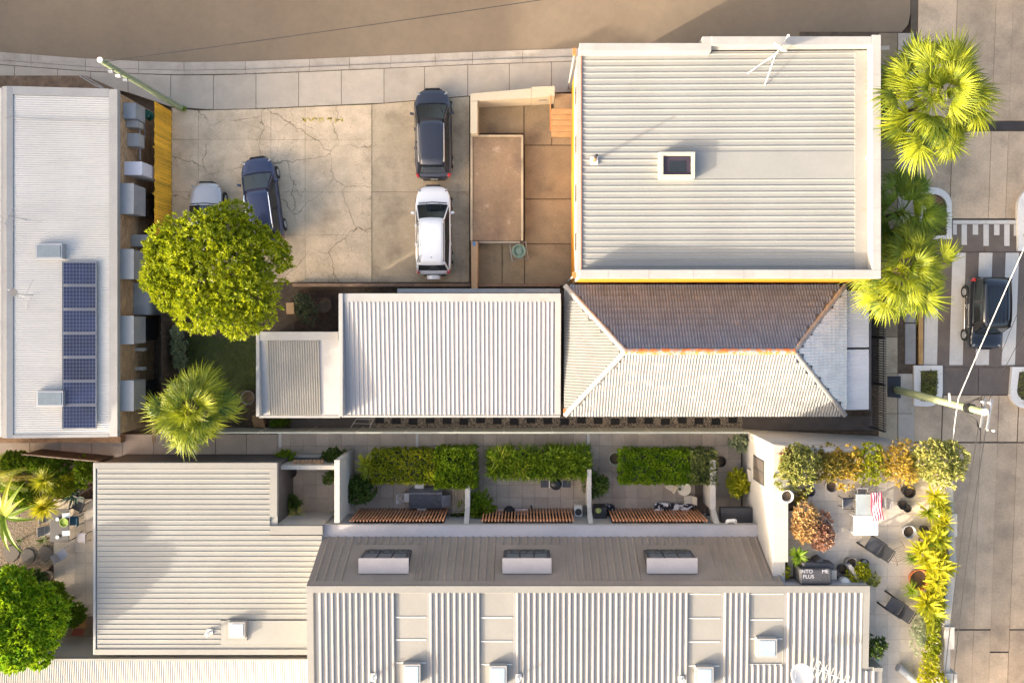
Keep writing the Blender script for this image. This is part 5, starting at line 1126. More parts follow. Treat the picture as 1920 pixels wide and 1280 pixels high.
B('mustard plant under the white pot on the terrace parapet', 1497, 930, ZF, 16, 14, .5, 60, 8, .11, F('mustard_leaf', (.18, .14, .02), (.38, .30, .04), .3), 151)
# pots on the terrace
pot('white round pot with dark soil on the terrace parapet', 1471, 927, ZPP, .30, .4, POTW)
for x, y, r, h, m_, lb in ((1554, 908, .30, .4, POTG, 'large grey pot below the golden shrubs'), (1514, 918, .24, .4, M('blue_black_glaze', (.03, .035, .05), .35, .1, 3), 'glazed black pot under the variegated shrub'), (1478, 945, .24, .35, BLACK, 'black pot beside the left parapet'),
        (1697, 918, .30, .45, M('black_glaze', (.02, .018, .016), .35, .1, 3), 'round black pot near the top right of the terrace'), (1688, 944, .22, .3, BLACK, 'small black pot left of the bromeliads'), (1696, 950, .2, .3, BLACK, 'second small black pot touching the first'),
        (1698, 993, .32, .4, GREYB, 'zinc tub left of the upper pier'), (1590, 1051, .29, .45, POTG, 'grey pot above the slanted wall'), (1617, 1052, .2, .3, BLACK, 'black pot holding white stones'),
        (1575, 1063, .22, .35, BLACK, 'black ribbed pot beside the covered barbecue'), (1599, 1067, .18, .3, BLACK, 'black pot in the angle of the slanted wall'), (1717, 1082, .50, .4, TERRA, 'wide terracotta bowl below the grass clump'), (1728, 990, .2, .3, BLACK, 'black pot beside the zinc tub')):
    pot(lb, x, y, ZF, r, h, m_, POTW if 'white stones' in lb else DIRT)
one('storage_jar', MB().lathe([(.12, 0), (.26, .15), (.27, .5), (.2, .62), (.0, .64)], P(1577, 1086, ZF), 16), POTW, 'pale ovoid storage jar beside the slanted wall', 'jar', smooth=True)
c = P(1700, 1262, ZF + .25)
one('umbrella_base', MB().tube(c + Vector((-.4, .3, 0)), c + Vector((.45, -.35, 0)), .2, .22, 16), GREYB, 'grey metal cylinder lying at the bottom right of the terrace', 'cylinder')
one('slanted_wall', MB().prism([pp(1590, 1060, 5.1), pp(1596, 1058, 5.1), pp(1622, 1095, 5.1), pp(1612, 1097, 5.1)], ZF, 5.1), RENDER, 'short slanted grey wall beside the potted plants on the terrace', 'wall')
# ================================================================ FURNITURE
def chair(label, px, py, z, rz, mat, w_=.48, d_=.48, sh=.43, bh=.85, arms=False, group=None, lean=.12, name='chair', backmat=None, xback=False, leg=None):
    t = thing(name, label, 'chair', P(px, py, z), group, rz); Lc = dict(local=True); leg = leg or mat
    MB().obox((0, 0, sh), d_, w_, .04).build('seat', mat, t, bevel=.012, **Lc)
    if xback:
        q = MB()
        for y in (-w_ / 2 + .02, w_ / 2 - .02): q.tube((-d_ / 2, y, sh), (-d_ / 2 - lean, y, bh), .02)
        q.tube((-d_ / 2 - lean, -w_ / 2, bh), (-d_ / 2 - lean, w_ / 2, bh), .022); q.tube((-d_ / 2, -w_ / 2, sh + .1), (-d_ / 2 - lean, w_ / 2, bh), .015); q.tube((-d_ / 2, w_ / 2, sh + .1), (-d_ / 2 - lean, -w_ / 2, bh), .015)
        q.build('backrest', mat, t, **Lc)
    else: MB().obox((-d_ / 2 - lean / 2, 0, (sh + bh) / 2 + .02), .035, w_, bh - sh, 0, 0, -math.atan2(lean, bh - sh)).build('backrest', backmat or mat, t, bevel=.015, **Lc)
    for sx_ in (-1, 1):
        for sy in (-1, 1): MB().tube((sx_ * d_ * .42, sy * w_ * .42, sh - .02), (sx_ * d_ * .52, sy * w_ * .48, 0), .018).build('leg', leg, t, **Lc)
    if arms:
        for sy in (-1, 1): MB().path([(d_ * .45, sy * w_ * .5, sh), (d_ * .45, sy * w_ * .5, sh + .22), (-d_ / 2 - lean * .5, sy * w_ * .5, sh + .24)], .02).build('armrest', leg, t, **Lc)
    return t
def table(label, px, py, z, sx_, sy, h, mat, rz=0, top=.04, name='table', legm=None, rnd=False):
    t = thing(name, label, 'table', P(px, py, z), None, rz); Lc = dict(local=True)
    if rnd: MB().lathe([(0, h - top), (sx_ / 2, h - top), (sx_ / 2, h), (0, h)], n=24).build('tabletop', mat, t, **Lc); MB().lathe([(.25, 0), (.22, .03), (.04, .05), (.04, h - top)], n=12).build('pedestal', legm or mat, t, **Lc)
    else:
        MB().obox((0, 0, h - top / 2), sx_, sy, top).build('tabletop', mat, t, bevel=.01, **Lc)
        for a in (-1, 1):
            for b in (-1, 1): MB().tube((a * (sx_ / 2 - .05), b * (sy / 2 - .05), 0), (a * (sx_ / 2 - .05), b * (sy / 2 - .05), h - top), .025).build('leg', legm or mat, t, **Lc)
    return t
WCH = M('white_chair', (.62, .60, .57), .5, .04, 2); CHG = M('grey_fabric', (.24, .24, .25), .8, .08, 4); CHD = M('charcoal_weave', (.035, .035, .04), .6, .1, 5)
# left garden
table('dark grey outdoor dining table on the garden patio', 127, 978, 0, 1.0, 1.75, .75, M('dark_table', (.055, .052, .055), .45, .1, 2))
chair('upper grey tub chair at the left of the dark garden table', 104, 966, 0, 0, CHG, group='chairs at the garden table')
chair('lower grey tub chair at the left of the dark garden table', 101, 990, 0, 0, CHG, group='chairs at the garden table')
chair('blue chair at the right of the dark garden table', 148, 972, 0, math.pi, M('blue_fabric', (.015, .09, .15), .7, .1, 3), group='chairs at the garden table')
chair('pale lilac chair at the lower right of the dark garden table', 163, 1003, 0, math.pi, M('lilac_fabric', (.47, .45, .48), .7, .05, 3), group='chairs at the garden table', leg=BLACK)
chair('pale chair turned away below the dark garden table', 126, 1034, 0, .6, M('lilac_fabric', (.47, .45, .48), .7, .05, 3), group='chairs at the garden table', backmat=CHG)
chair('black folding chair between the agave and the garden table', 155, 945, 0, -2.0, CHD, w_=.6, bh=1.0, lean=.5, group='chairs at the garden table', arms=True)
pot('round bowl of green apples on the dark garden table', 122, 978, .75, .24, .12, M('lime_bowl', (.20, .30, .03), .5, .3, 9), M('lime_fruit', (.25, .36, .03), .5, .35, 14), name='fruit_bowl')
for i, (x, y, lb) in enumerate(((124, 966, 'upper'), (124, 999, 'lower'))): one('place_setting', MB().obox(P(x, y, .77), .4, .26, .02, .1).lathe([(.05, .78), (.1, .8), (.11, .8)], P(x, y, 0), 12), M('pale_blue_plate', (.55, .62, .66), .3, .1, 5), lb + ' pale place setting on the dark garden table', 'place setting')
pot('pale rimmed pot with a dark tuft near the patio edge', 92, 1078, 0, .36, .4, CONC)
t = chair('timber and red armchair at the bottom of the patio', 159, 1160, 0, math.pi / 2, M('tan_seat', (.45, .23, .07), .7, .1, 3), w_=.62, d_=.6, sh=.4, bh=.8, arms=True, backmat=M('red_seat', (.28, .08, .05), .7, .1, 3), lean=.3)
bf = thing('dark_fence', 'dark slanting fence between the side lane and the left garden', 'fence', P(110, 850))
for i in range(6):
    x0, x1 = 42 + i * 23.5, 65 + i * 23.5; y0, y1 = 851 + i * 2.2, 853 + i * 2.2
    a, b = P(x0, y0, 1.6), P(x1, y1, 1.6); MB().prism([(a.x, a.y), (b.x, b.y), (b.x, b.y - .05), (a.x, a.y - .05)], 0, 1.6).build('panel', DKWOOD, bf)
MB().path([P(40, 851, 1.63), P(185, 865, 1.63)], .035).build('rail', M('taupe_rail', (.25, .19, .14), .7, .1, 2), bf)
# left courtyard
COV = M('dark_glossy_cover', (.045, .05, .06), .25, .25, 5, bump=.6, bs=7)
t = table('courtyard table under a crumpled dark plastic cover', 801, 932, 0, 1.75, .85, .72, COV)
MB().obox((0, .35, .5), 1.75, .35, .4, 0, .5).build('cover_fold', M('grey_plastic_cover', (.22, .22, .24), .35, .2, 5), t, local=True); MB().obox((1.0, -.05, .45), .5, .6, .35, 0, 0, .5).build('cover_fold', M('grey_plastic_cover', (.22, .22, .24), .35, .2, 5), t, local=True)
chair('white cross back chair above the covered table', 788, 912, 0, -math.pi / 2, WCH, xback=True, lean=.25, group='white cross back chairs'); chair('white cross back chair at the left end of the covered table', 768, 929, 0, 0, WCH, xback=True, lean=.3, group='white cross back chairs'); chair('white cross back chair below the covered table', 793, 946, 0, math.pi / 2, WCH, xback=True, lean=.2, group='white cross back chairs')
def rack(label, x0, x1, y0, y1, z, n, mat):
    t = thing('clothes_rack', label, 'clothes rack', P((x0 + x1) / 2, (y0 + y1) / 2), 'clothes racks')
    for i in range(n): x = lerp(x0, x1, i / (n - 1)); MB().tube(P(x, y0, z), P(x, y1, z), .012).build('line', mat, t)
    for y in (y0, y1): MB().tube(P(x0, y, z), P(x1, y, z), .02).build('bar', mat, t); MB().tube(P((x0 + x1) / 2, y, 0), P((x0 + x1) / 2, y, z), .025).build('post', mat, t)
CL = M('tan_cord', (.34, .28, .20), .7, .1, 3)
rack('clothes drying lines at the right of the left courtyard', 850, 872, 912, 960, 1.2, 6, CL); rack('clothes drying lines at the right of the middle courtyard', 1080, 1097, 892, 945, 1.2, 6, CL)
dk = thing('timber_deck', 'strip of slatted decking beside the right courtyard wall', 'deck', P(1316, 940))
for i in range(6): MB().pbox(1304 + i * 4.2, 906, 1307.6 + i * 4.2, 968, 0, .1).build('board', M('grey_deck', (.13, .10, .08), .8, .2, 3, rnd=.15), dk)
# middle courtyard
bb = thing('barbecue', 'black barbecue with side tables below the strappy hedge', 'barbecue', P(1041, 901))
c = P(1041, 901); MB().lathe([(.0, .62), (.26, .64), (.32, .8), (.30, .95), (.18, 1.05), (0, 1.07)], c, 16).build('lid', BLACK, bb, smooth=True)
for sx_ in (-1, 1): MB().obox(c + Vector((sx_ * .58, 0, .8)), .42, .36, .04).build('side_table', DKMET, bb); MB().tube(c + Vector((sx_ * .33, -.2, .82)), c + Vector((sx_ * .33, .2, .82)), .025).build('bracket', STEEL, bb)
for sx_ in (-1, 1):
    for sy in (-1, 1): MB().tube(c + Vector((sx_ * .25, sy * .2, 0)), c + Vector((sx_ * .2, sy * .15, .65)), .02).build('leg', BLACK, bb)
MB().tube(c + Vector((-.15, -.35, .85)), c + Vector((.15, -.35, .85)), .018).build('handle', STEEL, bb)
bn = thing('bench', 'pale bench with a black bag under the cedar screen of the middle courtyard', 'bench', P(961, 961))
MB().obox(P(961, 961, .43), 1.6, .42, .05).build('seat', M('pink_white_timber', (.62, .52, .47), .7, .06, 3), bn, bevel=.01)
for x in (938, 984): MB().obox(P(x, 961, .2), .06, .36, .4).build('leg', POTW, bn)
one('black_bag', MB().lathe([(.28, 0), (.33, .12), (.25, .28), (.1, .36), (0, .37)], P(955, 958, .46), 10), M('black_cloth', (.015, .015, .017), .8, .2, 6, bump=.5, bs=15), 'crumpled black bag on the pale bench', 'bag', smooth=True)
for x, lb in ((927, 'left'), (996, 'right')): one('floor_lamp', MB().obox(P(x, 952, .02), .08, .3, .04).tube(P(x, 952, 0), P(x, 952, .6), .02), BLACK, 'thin black stand at the %s end of the pale bench' % lb, 'stand')
def acunit(label, px, py, w_, d_, h):
    t = thing('air_conditioner', label, 'air conditioner', P(px, py), 'air conditioners'); c = P(px, py)
    MB().obox(c + Vector((0, 0, h / 2 + .05)), w_, d_, h).build('case', POTW, t, bevel=.015); MB().lathe([(.0, h + .07), (.17, h + .07), (.18, h + .055)], c + Vector((0, .12, 0)), 16).build('fan_guard', DKMET, t); MB().obox(c + Vector((0, -d_ / 2 + .15, h + .06)), w_ * .8, .2, .03).build('panel', WHITE, t)
    for sx_ in (-1, 1): MB().obox(c + Vector((sx_ * w_ * .4, 0, .025)), .06, d_, .05).build('foot', BLACK, t)
acunit('white air conditioner at the wall of the middle courtyard', 1083, 958, .42, .95, .6); acunit('small white unit at the corner of the right courtyard', 1324, 968, .3, .4, .4)
# right courtyard
pot('large pale green pot at the left end of the bright green hedge', 1152, 857, 0, .36, .55, M('celadon', (.48, .52, .40), .4, .05, 3))
table('small round cream table in the right courtyard', 1278, 911, 0, .72, .72, .7, M('cream_table', (.66, .60, .47), .5, .05, 3), rnd=True)
for x, y, lb in ((1275, 908, 'upper'), (1274, 916, 'lower')): pot(lb + ' tiny green plant on the round cream table', x, y, .7, .07, .1, M('moss', (.10, .12, .03), .8, .2, 8), M('moss', (.10, .12, .03), .8, .2, 8), n=8)
CRM = M('cream_chair', (.60, .53, .42), .6, .04, 3)
chair('cream chair half under the hedge beside the round table', 1254, 908, 0, 2.6, CRM, w_=.42, d_=.42, lean=.05); chair('cream chair with curved back below the round table', 1287, 933, 0, math.pi, CRM, w_=.42, d_=.42, lean=.18)
PAT = M('black_white_pattern', (.72, .70, .70), .7, .05, 2, spots=[((.012, .012, .018), 3.2, .47, .50, 1.0)])
t = thing('sun_lounger', 'sun lounger with black and white patterned cushion', 'sun lounger', P(1262, 951), None, -.06)
MB().obox((0, 0, .34), 2.05, .62, .1).build('cushion', PAT, t, local=True, bevel=.03); MB().obox((-.93, 0, .42), .3, .6, .08).build('headrest', PAT, t, local=True, bevel=.03)
for sx_ in (-.85, .85):
    for sy in (-.25, .25): MB().tube((sx_, sy, 0), (sx_, sy, .3), .025).build('leg', POTW, t, local=True)
t = thing('wheelie_bin', 'black bin with a yellow item on it in the corner of the right courtyard', 'bin', P(1120, 962)); c = P(1122, 960)
MB().obox(c + Vector((0, 0, .5)), .62, .95, 1.0).build('body', BLACK, t, bevel=.03); MB().obox(c + Vector((0, 0, 1.03)), .66, 1.0, .06).build('lid', CHD, t, bevel=.02); MB().lathe([(.16, 1.07), (.12, 1.15), (.0, 1.17)], c + Vector((-.1, .35, 0)), 8).build('bundle', M('lime_bag', (.38, .42, .12), .5, .3, 8), t)
one('folded_stool', MB().lathe([(.2, 0), (.26, .3), (.27, .5), (.2, .52), (.18, .46), (.0, .46)], P(1142, 949), 14), PAT, 'round black and white patterned stool by the black bin', 'stool')
one('orange_toy', MB().lathe([(.12, 0), (.13, .25), (.08, .32), (0, .33)], P(1146, 962), 10), TERRA, 'small orange jar beside the black bin', 'jar')
one('blue_bottle', MB().lathe([(.05, 0), (.06, .2), (.03, .26), (.03, .32), (0, .32)], P(1155, 964), 8), M('pale_bottle', (.5, .52, .6), .3, .05, 3), 'small pale bottle at the end of the cedar screen', 'bottle')
pot('dark pot in the corner of the small left courtyard', 551, 884, 0, .25, .4, BLACK); pot('black pot at the right end of the variegated hedge', 1347, 862, 0, .3, .5, BLACK)
# roof terrace
t = table('small glass topped table on the roof terrace', 1609, 939, ZF, .82, .98, .72, M('table_glass', (.30, .34, .35), .1, .08, 2), 0, .02, legm=STEEL)
chair('dark mesh chair left of the glass table', 1582, 938, ZF, 0, M('mesh_grey', (.13, .13, .14), .7, .1, 4), arms=True, lean=.15, leg=BLACK); chair('dark chair above the glass table on the terrace', 1606, 922, ZF, -math.pi / 2, M('mesh_grey', (.13, .13, .14), .7, .1, 4), arms=True, lean=.15, leg=BLACK)
chair('dark chair under the striped towel on the terrace', 1638, 938, ZF, math.pi, M('mesh_grey', (.13, .13, .14), .7, .1, 4), lean=.25, leg=BLACK)
tw = thing('beach_towel', 'red and white striped beach towel hanging over a terrace chair', 'towel', P(1643, 950, ZF))
RED = M('red_cloth', (.45, .03, .07), .8, .05, 3); WCL = M('white_cloth', (.75, .72, .70), .8, .04, 3)
for i in range(9):
    x = 1632.5 + i * 2.25; mb = MB(); pts = []
    for k in range(9):
        y = lerp(924, 977, k / 8); pts.append(P(x + 4 * (k / 8) ** 2 * (1 if i else 1) + math.sin(k * 1.1) * .8, y - i * .3, ZF + 1.0 + .05 * math.sin(k * .9 + i * .6) - .25 * abs(k / 8 - .4)))
    for a, b in zip(pts[:-1], pts[1:]): mb.add([a, b, b + Vector((.058, 0, .01)), a + Vector((.058, 0, .01)), a - Vector((0, 0, .012)), b - Vector((0, 0, .012)), b + Vector((.058, 0, -.004)), a + Vector((.058, 0, -.004))], [(0, 1, 2, 3), (7, 6, 5, 4), (0, 4, 5, 1), (2, 6, 7, 3)])
    mb.build('stripe', RED if i % 2 == 0 else WCL, tw)
table('square white table in the middle of the roof terrace', 1611, 977, ZF, 1.15, .92, .74, M('white_laminate', (.80, .79, .78), .35, .01, 1), 0, .04)
def recliner(label, px, py, rz):
    t = thing('recliner', label, 'chair', P(px, py, ZF), 'black recliners on the terrace', rz); Lc = dict(local=True); SL = M('slate_sling', (.05, .052, .058), .6, .1, 3)
    MB().obox((.05, 0, .38), .68, .58, .035).build('seat', SL, t, **Lc); MB().obox((-.47, 0, .62), .55, .58, .035, 0, 0, .95).build('backrest', BLACK, t, **Lc)
    for sy in (-1, 1):
        MB().path([(.62, sy * .33, .02), (.4, sy * .33, .6), (-.35, sy * .33, .62)], .048).build('armrest', BLACK, t, **Lc); MB().path([(-.5, sy * .33, .0), (.1, sy * .33, .6)], .036).build('leg', BLACK, t, **Lc); MB().path([(.42, sy * .31, .38), (-.3, sy * .31, .38), (-.66, sy * .3, .9)], .025).build('side_rail', BLACK, t, **Lc)
    MB().tube((-.66, -.3, .9), (-.66, .3, .9), .025).build('top_rail', BLACK, t, **Lc)
recliner('black recliner chair below the white table on the terrace', 1634, 1019, R(146)); recliner('black recliner chair lower down beside the terrace roof edge', 1672, 1131, R(146))
t = thing('wire_chair', 'thin brown wire folding chair beside the upper recliner', 'chair', P(1680, 1032, ZF), None, .4)
q = MB(); fr = [(-.3, -.3, .45), (.3, -.3, .45), (.3, .3, .45), (-.3, .3, .45)]
for i in range(4): q.tube(fr[i], fr[(i + 1) % 4], .012)
for i in range(1, 6): q.tube((-.3, -.3 + i * .1, .45), (.3, -.3 + i * .1, .45), .006)
q.build('seat', M('rust_wire', (.20, .13, .09), .6, .1, 3), t, local=True)
for i in range(4): MB().tube(fr[i], (fr[i][0] * 1.3, fr[i][1] * 1.1, 0), .012).build('leg', M('rust_wire', (.2, .13, .09), .6, .1, 3), t, local=True)
MB().path([(-.3, -.3, .45), (-.5, -.3, .85), (-.5, .3, .85), (-.3, .3, .45)], .012).build('backrest', M('rust_wire', (.2, .13, .09), .6, .1, 3), t, local=True)
cb = thing('covered_barbecue', 'barbecue under a dark grey cover with white lettering', 'barbecue', P(1515, 1067, ZF))
c = P(1515, 1067, ZF); CV = M('charcoal_cover', (.05, .05, .055), .55, .12, 3, bump=.4, bs=9)
MB().obox(c + Vector((0, 0, .55)), 1.5, .75, 1.0).build('cover', CV, cb, bevel=.08); MB().obox(c + Vector((.2, .42, .5)), 1.5, .3, .7, -.06).build('cover_skirt', CV, cb, bevel=.08)
MB().obox(c + Vector((.3, .58, .4)), .35, .25, .7, .5).build('cover_skirt', CV, cb, bevel=.06); MB().obox(c + Vector((.35, -.42, .35)), .7, .2, .6, .15).build('cover_skirt', CV, cb, bevel=.06)
MB().obox(c + Vector((.92, -.05, .62)), .4, .42, .03).build('tile_top', PAVEL, cb)
for x, y in ((-.65, -.45), (.5, -.45)): MB().tube(c + Vector((x, y, .08)), c + Vector((x + .05, y, .08)), .09, n=12).build('wheel', TERRA, cb)
LET = M('pale_print', (.45, .45, .48), .6, .05, 3)
def word(txt, ctr, size, parent, mat, rz=0.):
    cu = bpy.data.curves.new('lettering', 'FONT'); cu.body = txt; cu.size = size; cu.align_x = 'CENTER'; cu.align_y = 'CENTER'; cu.extrude = .002
    o = bpy.data.objects.new('tmp', cu); col.objects.link(o); dg = bpy.context.evaluated_depsgraph_get(); dg.update()
    me = bpy.data.meshes.new_from_object(o.evaluated_get(dg)); bpy.data.objects.remove(o); me.materials.clear(); me.materials.append(mat)
    o = bpy.data.objects.new('lettering', me); link(o, parent); o.location = Vector(ctr) - OFF[parent]; o.rotation_euler = (0, 0, rz); return o
for txt, x, y in (('NTO', -.42, .24), ('PLUS', -.36, .0), ('ME', .42, .24)): word(txt, c + Vector((x, y, 1.058)), .24, cb, LET)
# ================================================================ POLES AND WIRES
def pole(label, base, top, r0, r1):
    t = thing('power_pole', label, 'pole', base, 'timber power poles'); MB().tube(base, top, r0, r1, 14).build('shaft', POLEM, t)
    d = (Vector(top) - Vector(base)).normalized(); MB().tube(top, Vector(top) + d * .05, r1 * 1.08, r1 * 1.02, 14).build('cap', POTW, t); return t
pb, pt = P(340, 203), P(188, 113, 8.05)
t = pole('pale green timber pole leaning over the lane at the top left', pb, pt, .17, .12)
for k in range(3):
    u = .72 + k * .08; q = pb.lerp(pt, u); MB().obox(q + Vector((-.05, -.2, 0)), .2, .1, .12).build('bracket', POTW if k == 1 else STEEL, t)
MB().path([pb.lerp(pt, .92) + Vector((.14, 0, 0)), pb.lerp(pt, .6) + Vector((.18, .0, 0)), pb.lerp(pt, .05) + Vector((.2, 0, 0))], .02).build('conduit', STEEL, t)
rosette('tuft of weeds at the foot of the lane pole', 345, 205, .1, 30, .25, .03, FGR, 200)
pb2, pt2 = P(1682, 731), P(1846, 772, 8.15)
t = pole('green timber power pole leaning over the street beside the podium', pb2, pt2, .2, .15)
MB().pprism([(1664, 705), (1689, 705), (1689, 746), (1664, 744)], -.05, .02).build('pole_footing', BLACK, t)
for k, (u, r) in enumerate(((.84, .22), (.86, .22), (.88, .22))): q = pb2.lerp(pt2, u); MB().lathe([(r, -.03), (r, .03), (.15, .03), (.15, -.03)], q, 12).build('strap', BLACK, t)
for u, oy in ((.95, 0), (.985, .12)):
    q = pb2.lerp(pt2, u) + Vector((.05, 0, 0)); ca = MB().obox(q + Vector((.05 + oy, -.1, .1)), .07, 1.3, .07, -.16).build('cross_arm', STEEL, t)
    for k in (-.7, .5): MB().lathe([(.05, .15), (.06, .25), (.03, .3), (0, .31)], q + Vector((.05 + oy - k * .16, -.1 + k, 0)), 8).build('insulator', POTW, ca)
q = pb2.lerp(pt2, .68); MB().path([q + Vector((-.2, .5, .1)), q + Vector((-.1, .1, 0))], .05).build('cable_clamp', POTW, t)
mb = MB()
for k in range(4): a = pb2.lerp(pt2, .84); mb.path([a + Vector((-.2, .1 * k - .1, 0)), a + Vector((.1 + .1 * k, .35 + .05 * k, .3)), pt2 + Vector((.0, .6 - .15 * k, -.2))], .014); mb.path([a + Vector((-.1, -.2, -.1 * k)), a + Vector((.35, -.55 - .08 * k, .1)), pt2 + Vector((-.1, -.8, -.15))], .014)
mb.build('jumper_cable', WIRE, t)
def wire(label, a, b, r, mat, sag=.3):
    a = Vector(a); b = Vector(b); pts = []
    for k in range(13): u = k / 12; p = a.lerp(b, u); p.z -= sag * 4 * u * (1 - u); pts.append(p)
    mb = MB(); n = 5
    mb.path(pts, r, n); return one('overhead_wire', mb, mat, label, 'wire', 'overhead wires')
wire('black wire crossing over the lane from the top left pole', pt + Vector((.1, 0, -.2)), P(1500, -75, 8.2), .016, WIRE, .25)
wire('white service cable from the upper right to the podium corner', P(2010, 270, 7.4), P(1797, 747, 6.4), .022, WIREW, .1)
wire('white service cable end between the pole and podium corner', P(1797, 747, 6.4), P(1785, 846, 5.2), .018, WIREW, .05)
wire('left of two black wires running south above the terrace street wall', pt2 + Vector((-.15, -.7, -.2)), P(1752, 1480, 7.8), .02, WIRE, .3)
wire('right of two black wires running south above the terrace street wall', pt2 + Vector((.12, -.75, -.1)), P(1770, 1480, 8.2), .02, WIRE, .3)
wire('left black wire running north over the dark van', pt2 + Vector((-.0, .5, -.1)), P(2010, 360, 8.0), .012, WIRE, .2); wire('right black wire running north over the dark van', pt2 + Vector((.2, .55, -.0)), P(2050, 400, 8.2), .012, WIRE, .2)
# ================================================================ VEHICLES
CGL = M('car_glass', (.012, .016, .018), .04, .05, 2, spec=.9); CHR = M('chrome', (.7, .7, .7), .15, .02, 1, metal=1.0); TLR = M('tail_light_red', (.45, .012, .01), .2, .05, 2, coat=1); HLC = M('headlight_lens', (.26, .26, .25), .1, .05, 2, coat=1); TRIM = M('black_trim', (.02, .02, .022), .5, .1, 3)
def car(label, px, py, rz, L_, W_, Ht, body, ws0, ws1, rf, rw, cat='car', belt=.95, rails=None, spare=False, hood=.92, boxy=False, group='cars in the car park', name='parked_car', z=0., hoodlow=.72):
    """stations measured from the nose as fractions of the length: windscreen base/top, roof end, rear window base"""
    t = thing(name, label, cat, P(px, py, z), group, rz); K = dict(local=True)
    X = lambda f_: L_ / 2 - f_ * L_
    hw = W_ / 2; rows = []
    prof = [(0.0, .46 if not boxy else .86, hoodlow - .12, hoodlow - .06), (.025, .70 if not boxy else .94, hoodlow - .02, hoodlow + .05), (.08, .90 if not boxy else .985, hoodlow + .06, hoodlow + .13), (.16, .985, hood - .12, hood - .03), (ws0 * .9, 1, hood - .03, hood + .05), (ws0 + .06, 1, belt, belt + .03), (.5, 1, belt, belt + .02), (.72, 1, belt + .01, belt + .03), (.88, .985, belt + .02, belt + .04), (.955, .95, belt, belt + .02), (.985, .80 if not boxy else .95, belt - .12, belt - .06), (1.0, .64 if not boxy else .92, belt - .3, belt - .25)]
    v = []; nn = 0
    for f_, wf, zs, zc in prof:
        w_ = hw * wf; zb = .24 + (.1 if f_ in (0, 1.0) else 0)
        half = [(w_ * .93, zb), (w_, zb + .16), (w_, zs - .14), (w_ * .975, zs - .03), (w_ * .90, zs + .01), (w_ * .55, lerp(zs, zc, .8)), (0, zc)]
        row = [(y, zz) for y, zz in half] + [(-y, zz) for y, zz in half[:-1][::-1]]
        nn = len(row); v += [(X(f_), y, zz) for y, zz in row]
    f = [(i * nn + j, i * nn + j + 1, (i + 1) * nn + j + 1, (i + 1) * nn + j) for i in range(len(prof) - 1) for j in range(nn - 1)]
    f += [(i * nn + nn - 1, i * nn, (i + 1) * nn, (i + 1) * nn + nn - 1) for i in range(len(prof) - 1)]
    f += [tuple(range(nn - 1, -1, -1)), tuple((len(prof) - 1) * nn + j for j in range(nn))]
    f = [q[::-1] for q in f]
    mb = MB(); mb.add(v, f); bo = mb.build('body', body, t, smooth=True, sub=2, **K)
    # cabin hull
    wb_, wr = hw * .93, hw * (.74 if not boxy else .86); zr = Ht
    bot = [(X(ws0), wb_ * .96, hood + .02), (X(ws0 + .1), wb_, belt), (X(rf), wb_, belt), (X(rw), wb_ * .93, belt + .02)]
    tp_ = [(X(ws1), wr * .92, zr - .07), (X(ws1 + .09), wr, zr - .02), (X((ws1 + rf) / 2), wr, zr), (X(rf - .02), wr * .96, zr - .06)]
    bot = [bot[0], bot[1], ((bot[1][0] + bot[2][0]) / 2, wb_, belt), bot[3]]
    v = []
    for q in (bot, tp_): v += [(x, y, z_) for x, y, z_ in q] + [(x, -y, z_) for x, y, z_ in q[::-1]]
    n = 8; mb = MB(); mb.add(v, [(i, (i + 1) % n, n + (i + 1) % n, n + i)[::-1] for i in range(n)])
    mb.build('cabin', TRIM, t, **K)
    # roof panel, crowned
    rv = []; nx, ny = 7, 7
    for i in range(nx):
        u = i / (nx - 1); x = lerp(X(ws1) + .02, X(rf) - .01, u); w_ = np.interp(u, [0, .15, .5, 1], [wr * .94, wr * 1.01, wr * 1.01, wr * .97]); zz = np.interp(u, [0, .2, .55, 1], [zr - .06, zr + .005, zr + .02, zr - .035])
        for j in range(ny): a = -1 + 2 * j / (ny - 1); rv.append((x + (.05 * (1 - a * a) if i == 0 else (-.03 * (1 - a * a) if i == nx - 1 else 0)), a * w_, zz - .07 * abs(a) ** 3 + .01))
    mb = MB(); mb.add(rv, [(i * ny + j, (i + 1) * ny + j, (i + 1) * ny + j + 1, i * ny + j + 1) for i in range(nx - 1) for j in range(ny - 1)]); ro = mb.build('roof', body, t, smooth=True, **K)
    sm = ro.modifiers.new('solid', 'SOLIDIFY'); sm.thickness = .03
    def panel(name_, a, b, c_, d, mat, bulge=0., inset=.04, lift=.012, n_=5):
        a, b, c_, d = map(Vector, (a, b, c_, d)); nrm = (b - a).cross(d - a).normalized(); pv = []
        if nrm.z < -.05: nrm = -nrm
        for i in range(n_):
            for j in range(n_):
                u, w2 = lerp(inset, 1 - inset, i / (n_ - 1)), lerp(inset, 1 - inset, j / (n_ - 1)); p = (a * (1 - u) + b * u) * (1 - w2) + (d * (1 - u) + c_ * u) * w2
                pv.append(p + nrm * (lift + bulge * (1 - (2 * i / (n_ - 1) - 1) ** 2)))
        q = MB(); q.add(pv, [(i * n_ + j, (i + 1) * n_ + j, (i + 1) * n_ + j + 1, i * n_ + j + 1) for i in range(n_ - 1) for j in range(n_ - 1)]); return q.build(name_, mat, t, smooth=True, **K)
    B0, T0 = bot[0], tp_[0]
    panel('windscreen', (B0[0] + .03, -B0[1] * .97, B0[2]), (B0[0] + .03, B0[1] * .97, B0[2]), T0, (T0[0], -T0[1], T0[2]), CGL, .05, .03)
    panel('rear_window', (X(rw), -bot[3][1] * .9, belt + .05), (X(rw), bot[3][1] * .9, belt + .05), (tp_[3][0], tp_[3][1] * .93, tp_[3][2]), (tp_[3][0], -tp_[3][1] * .93, tp_[3][2]), CGL, .02, .05)
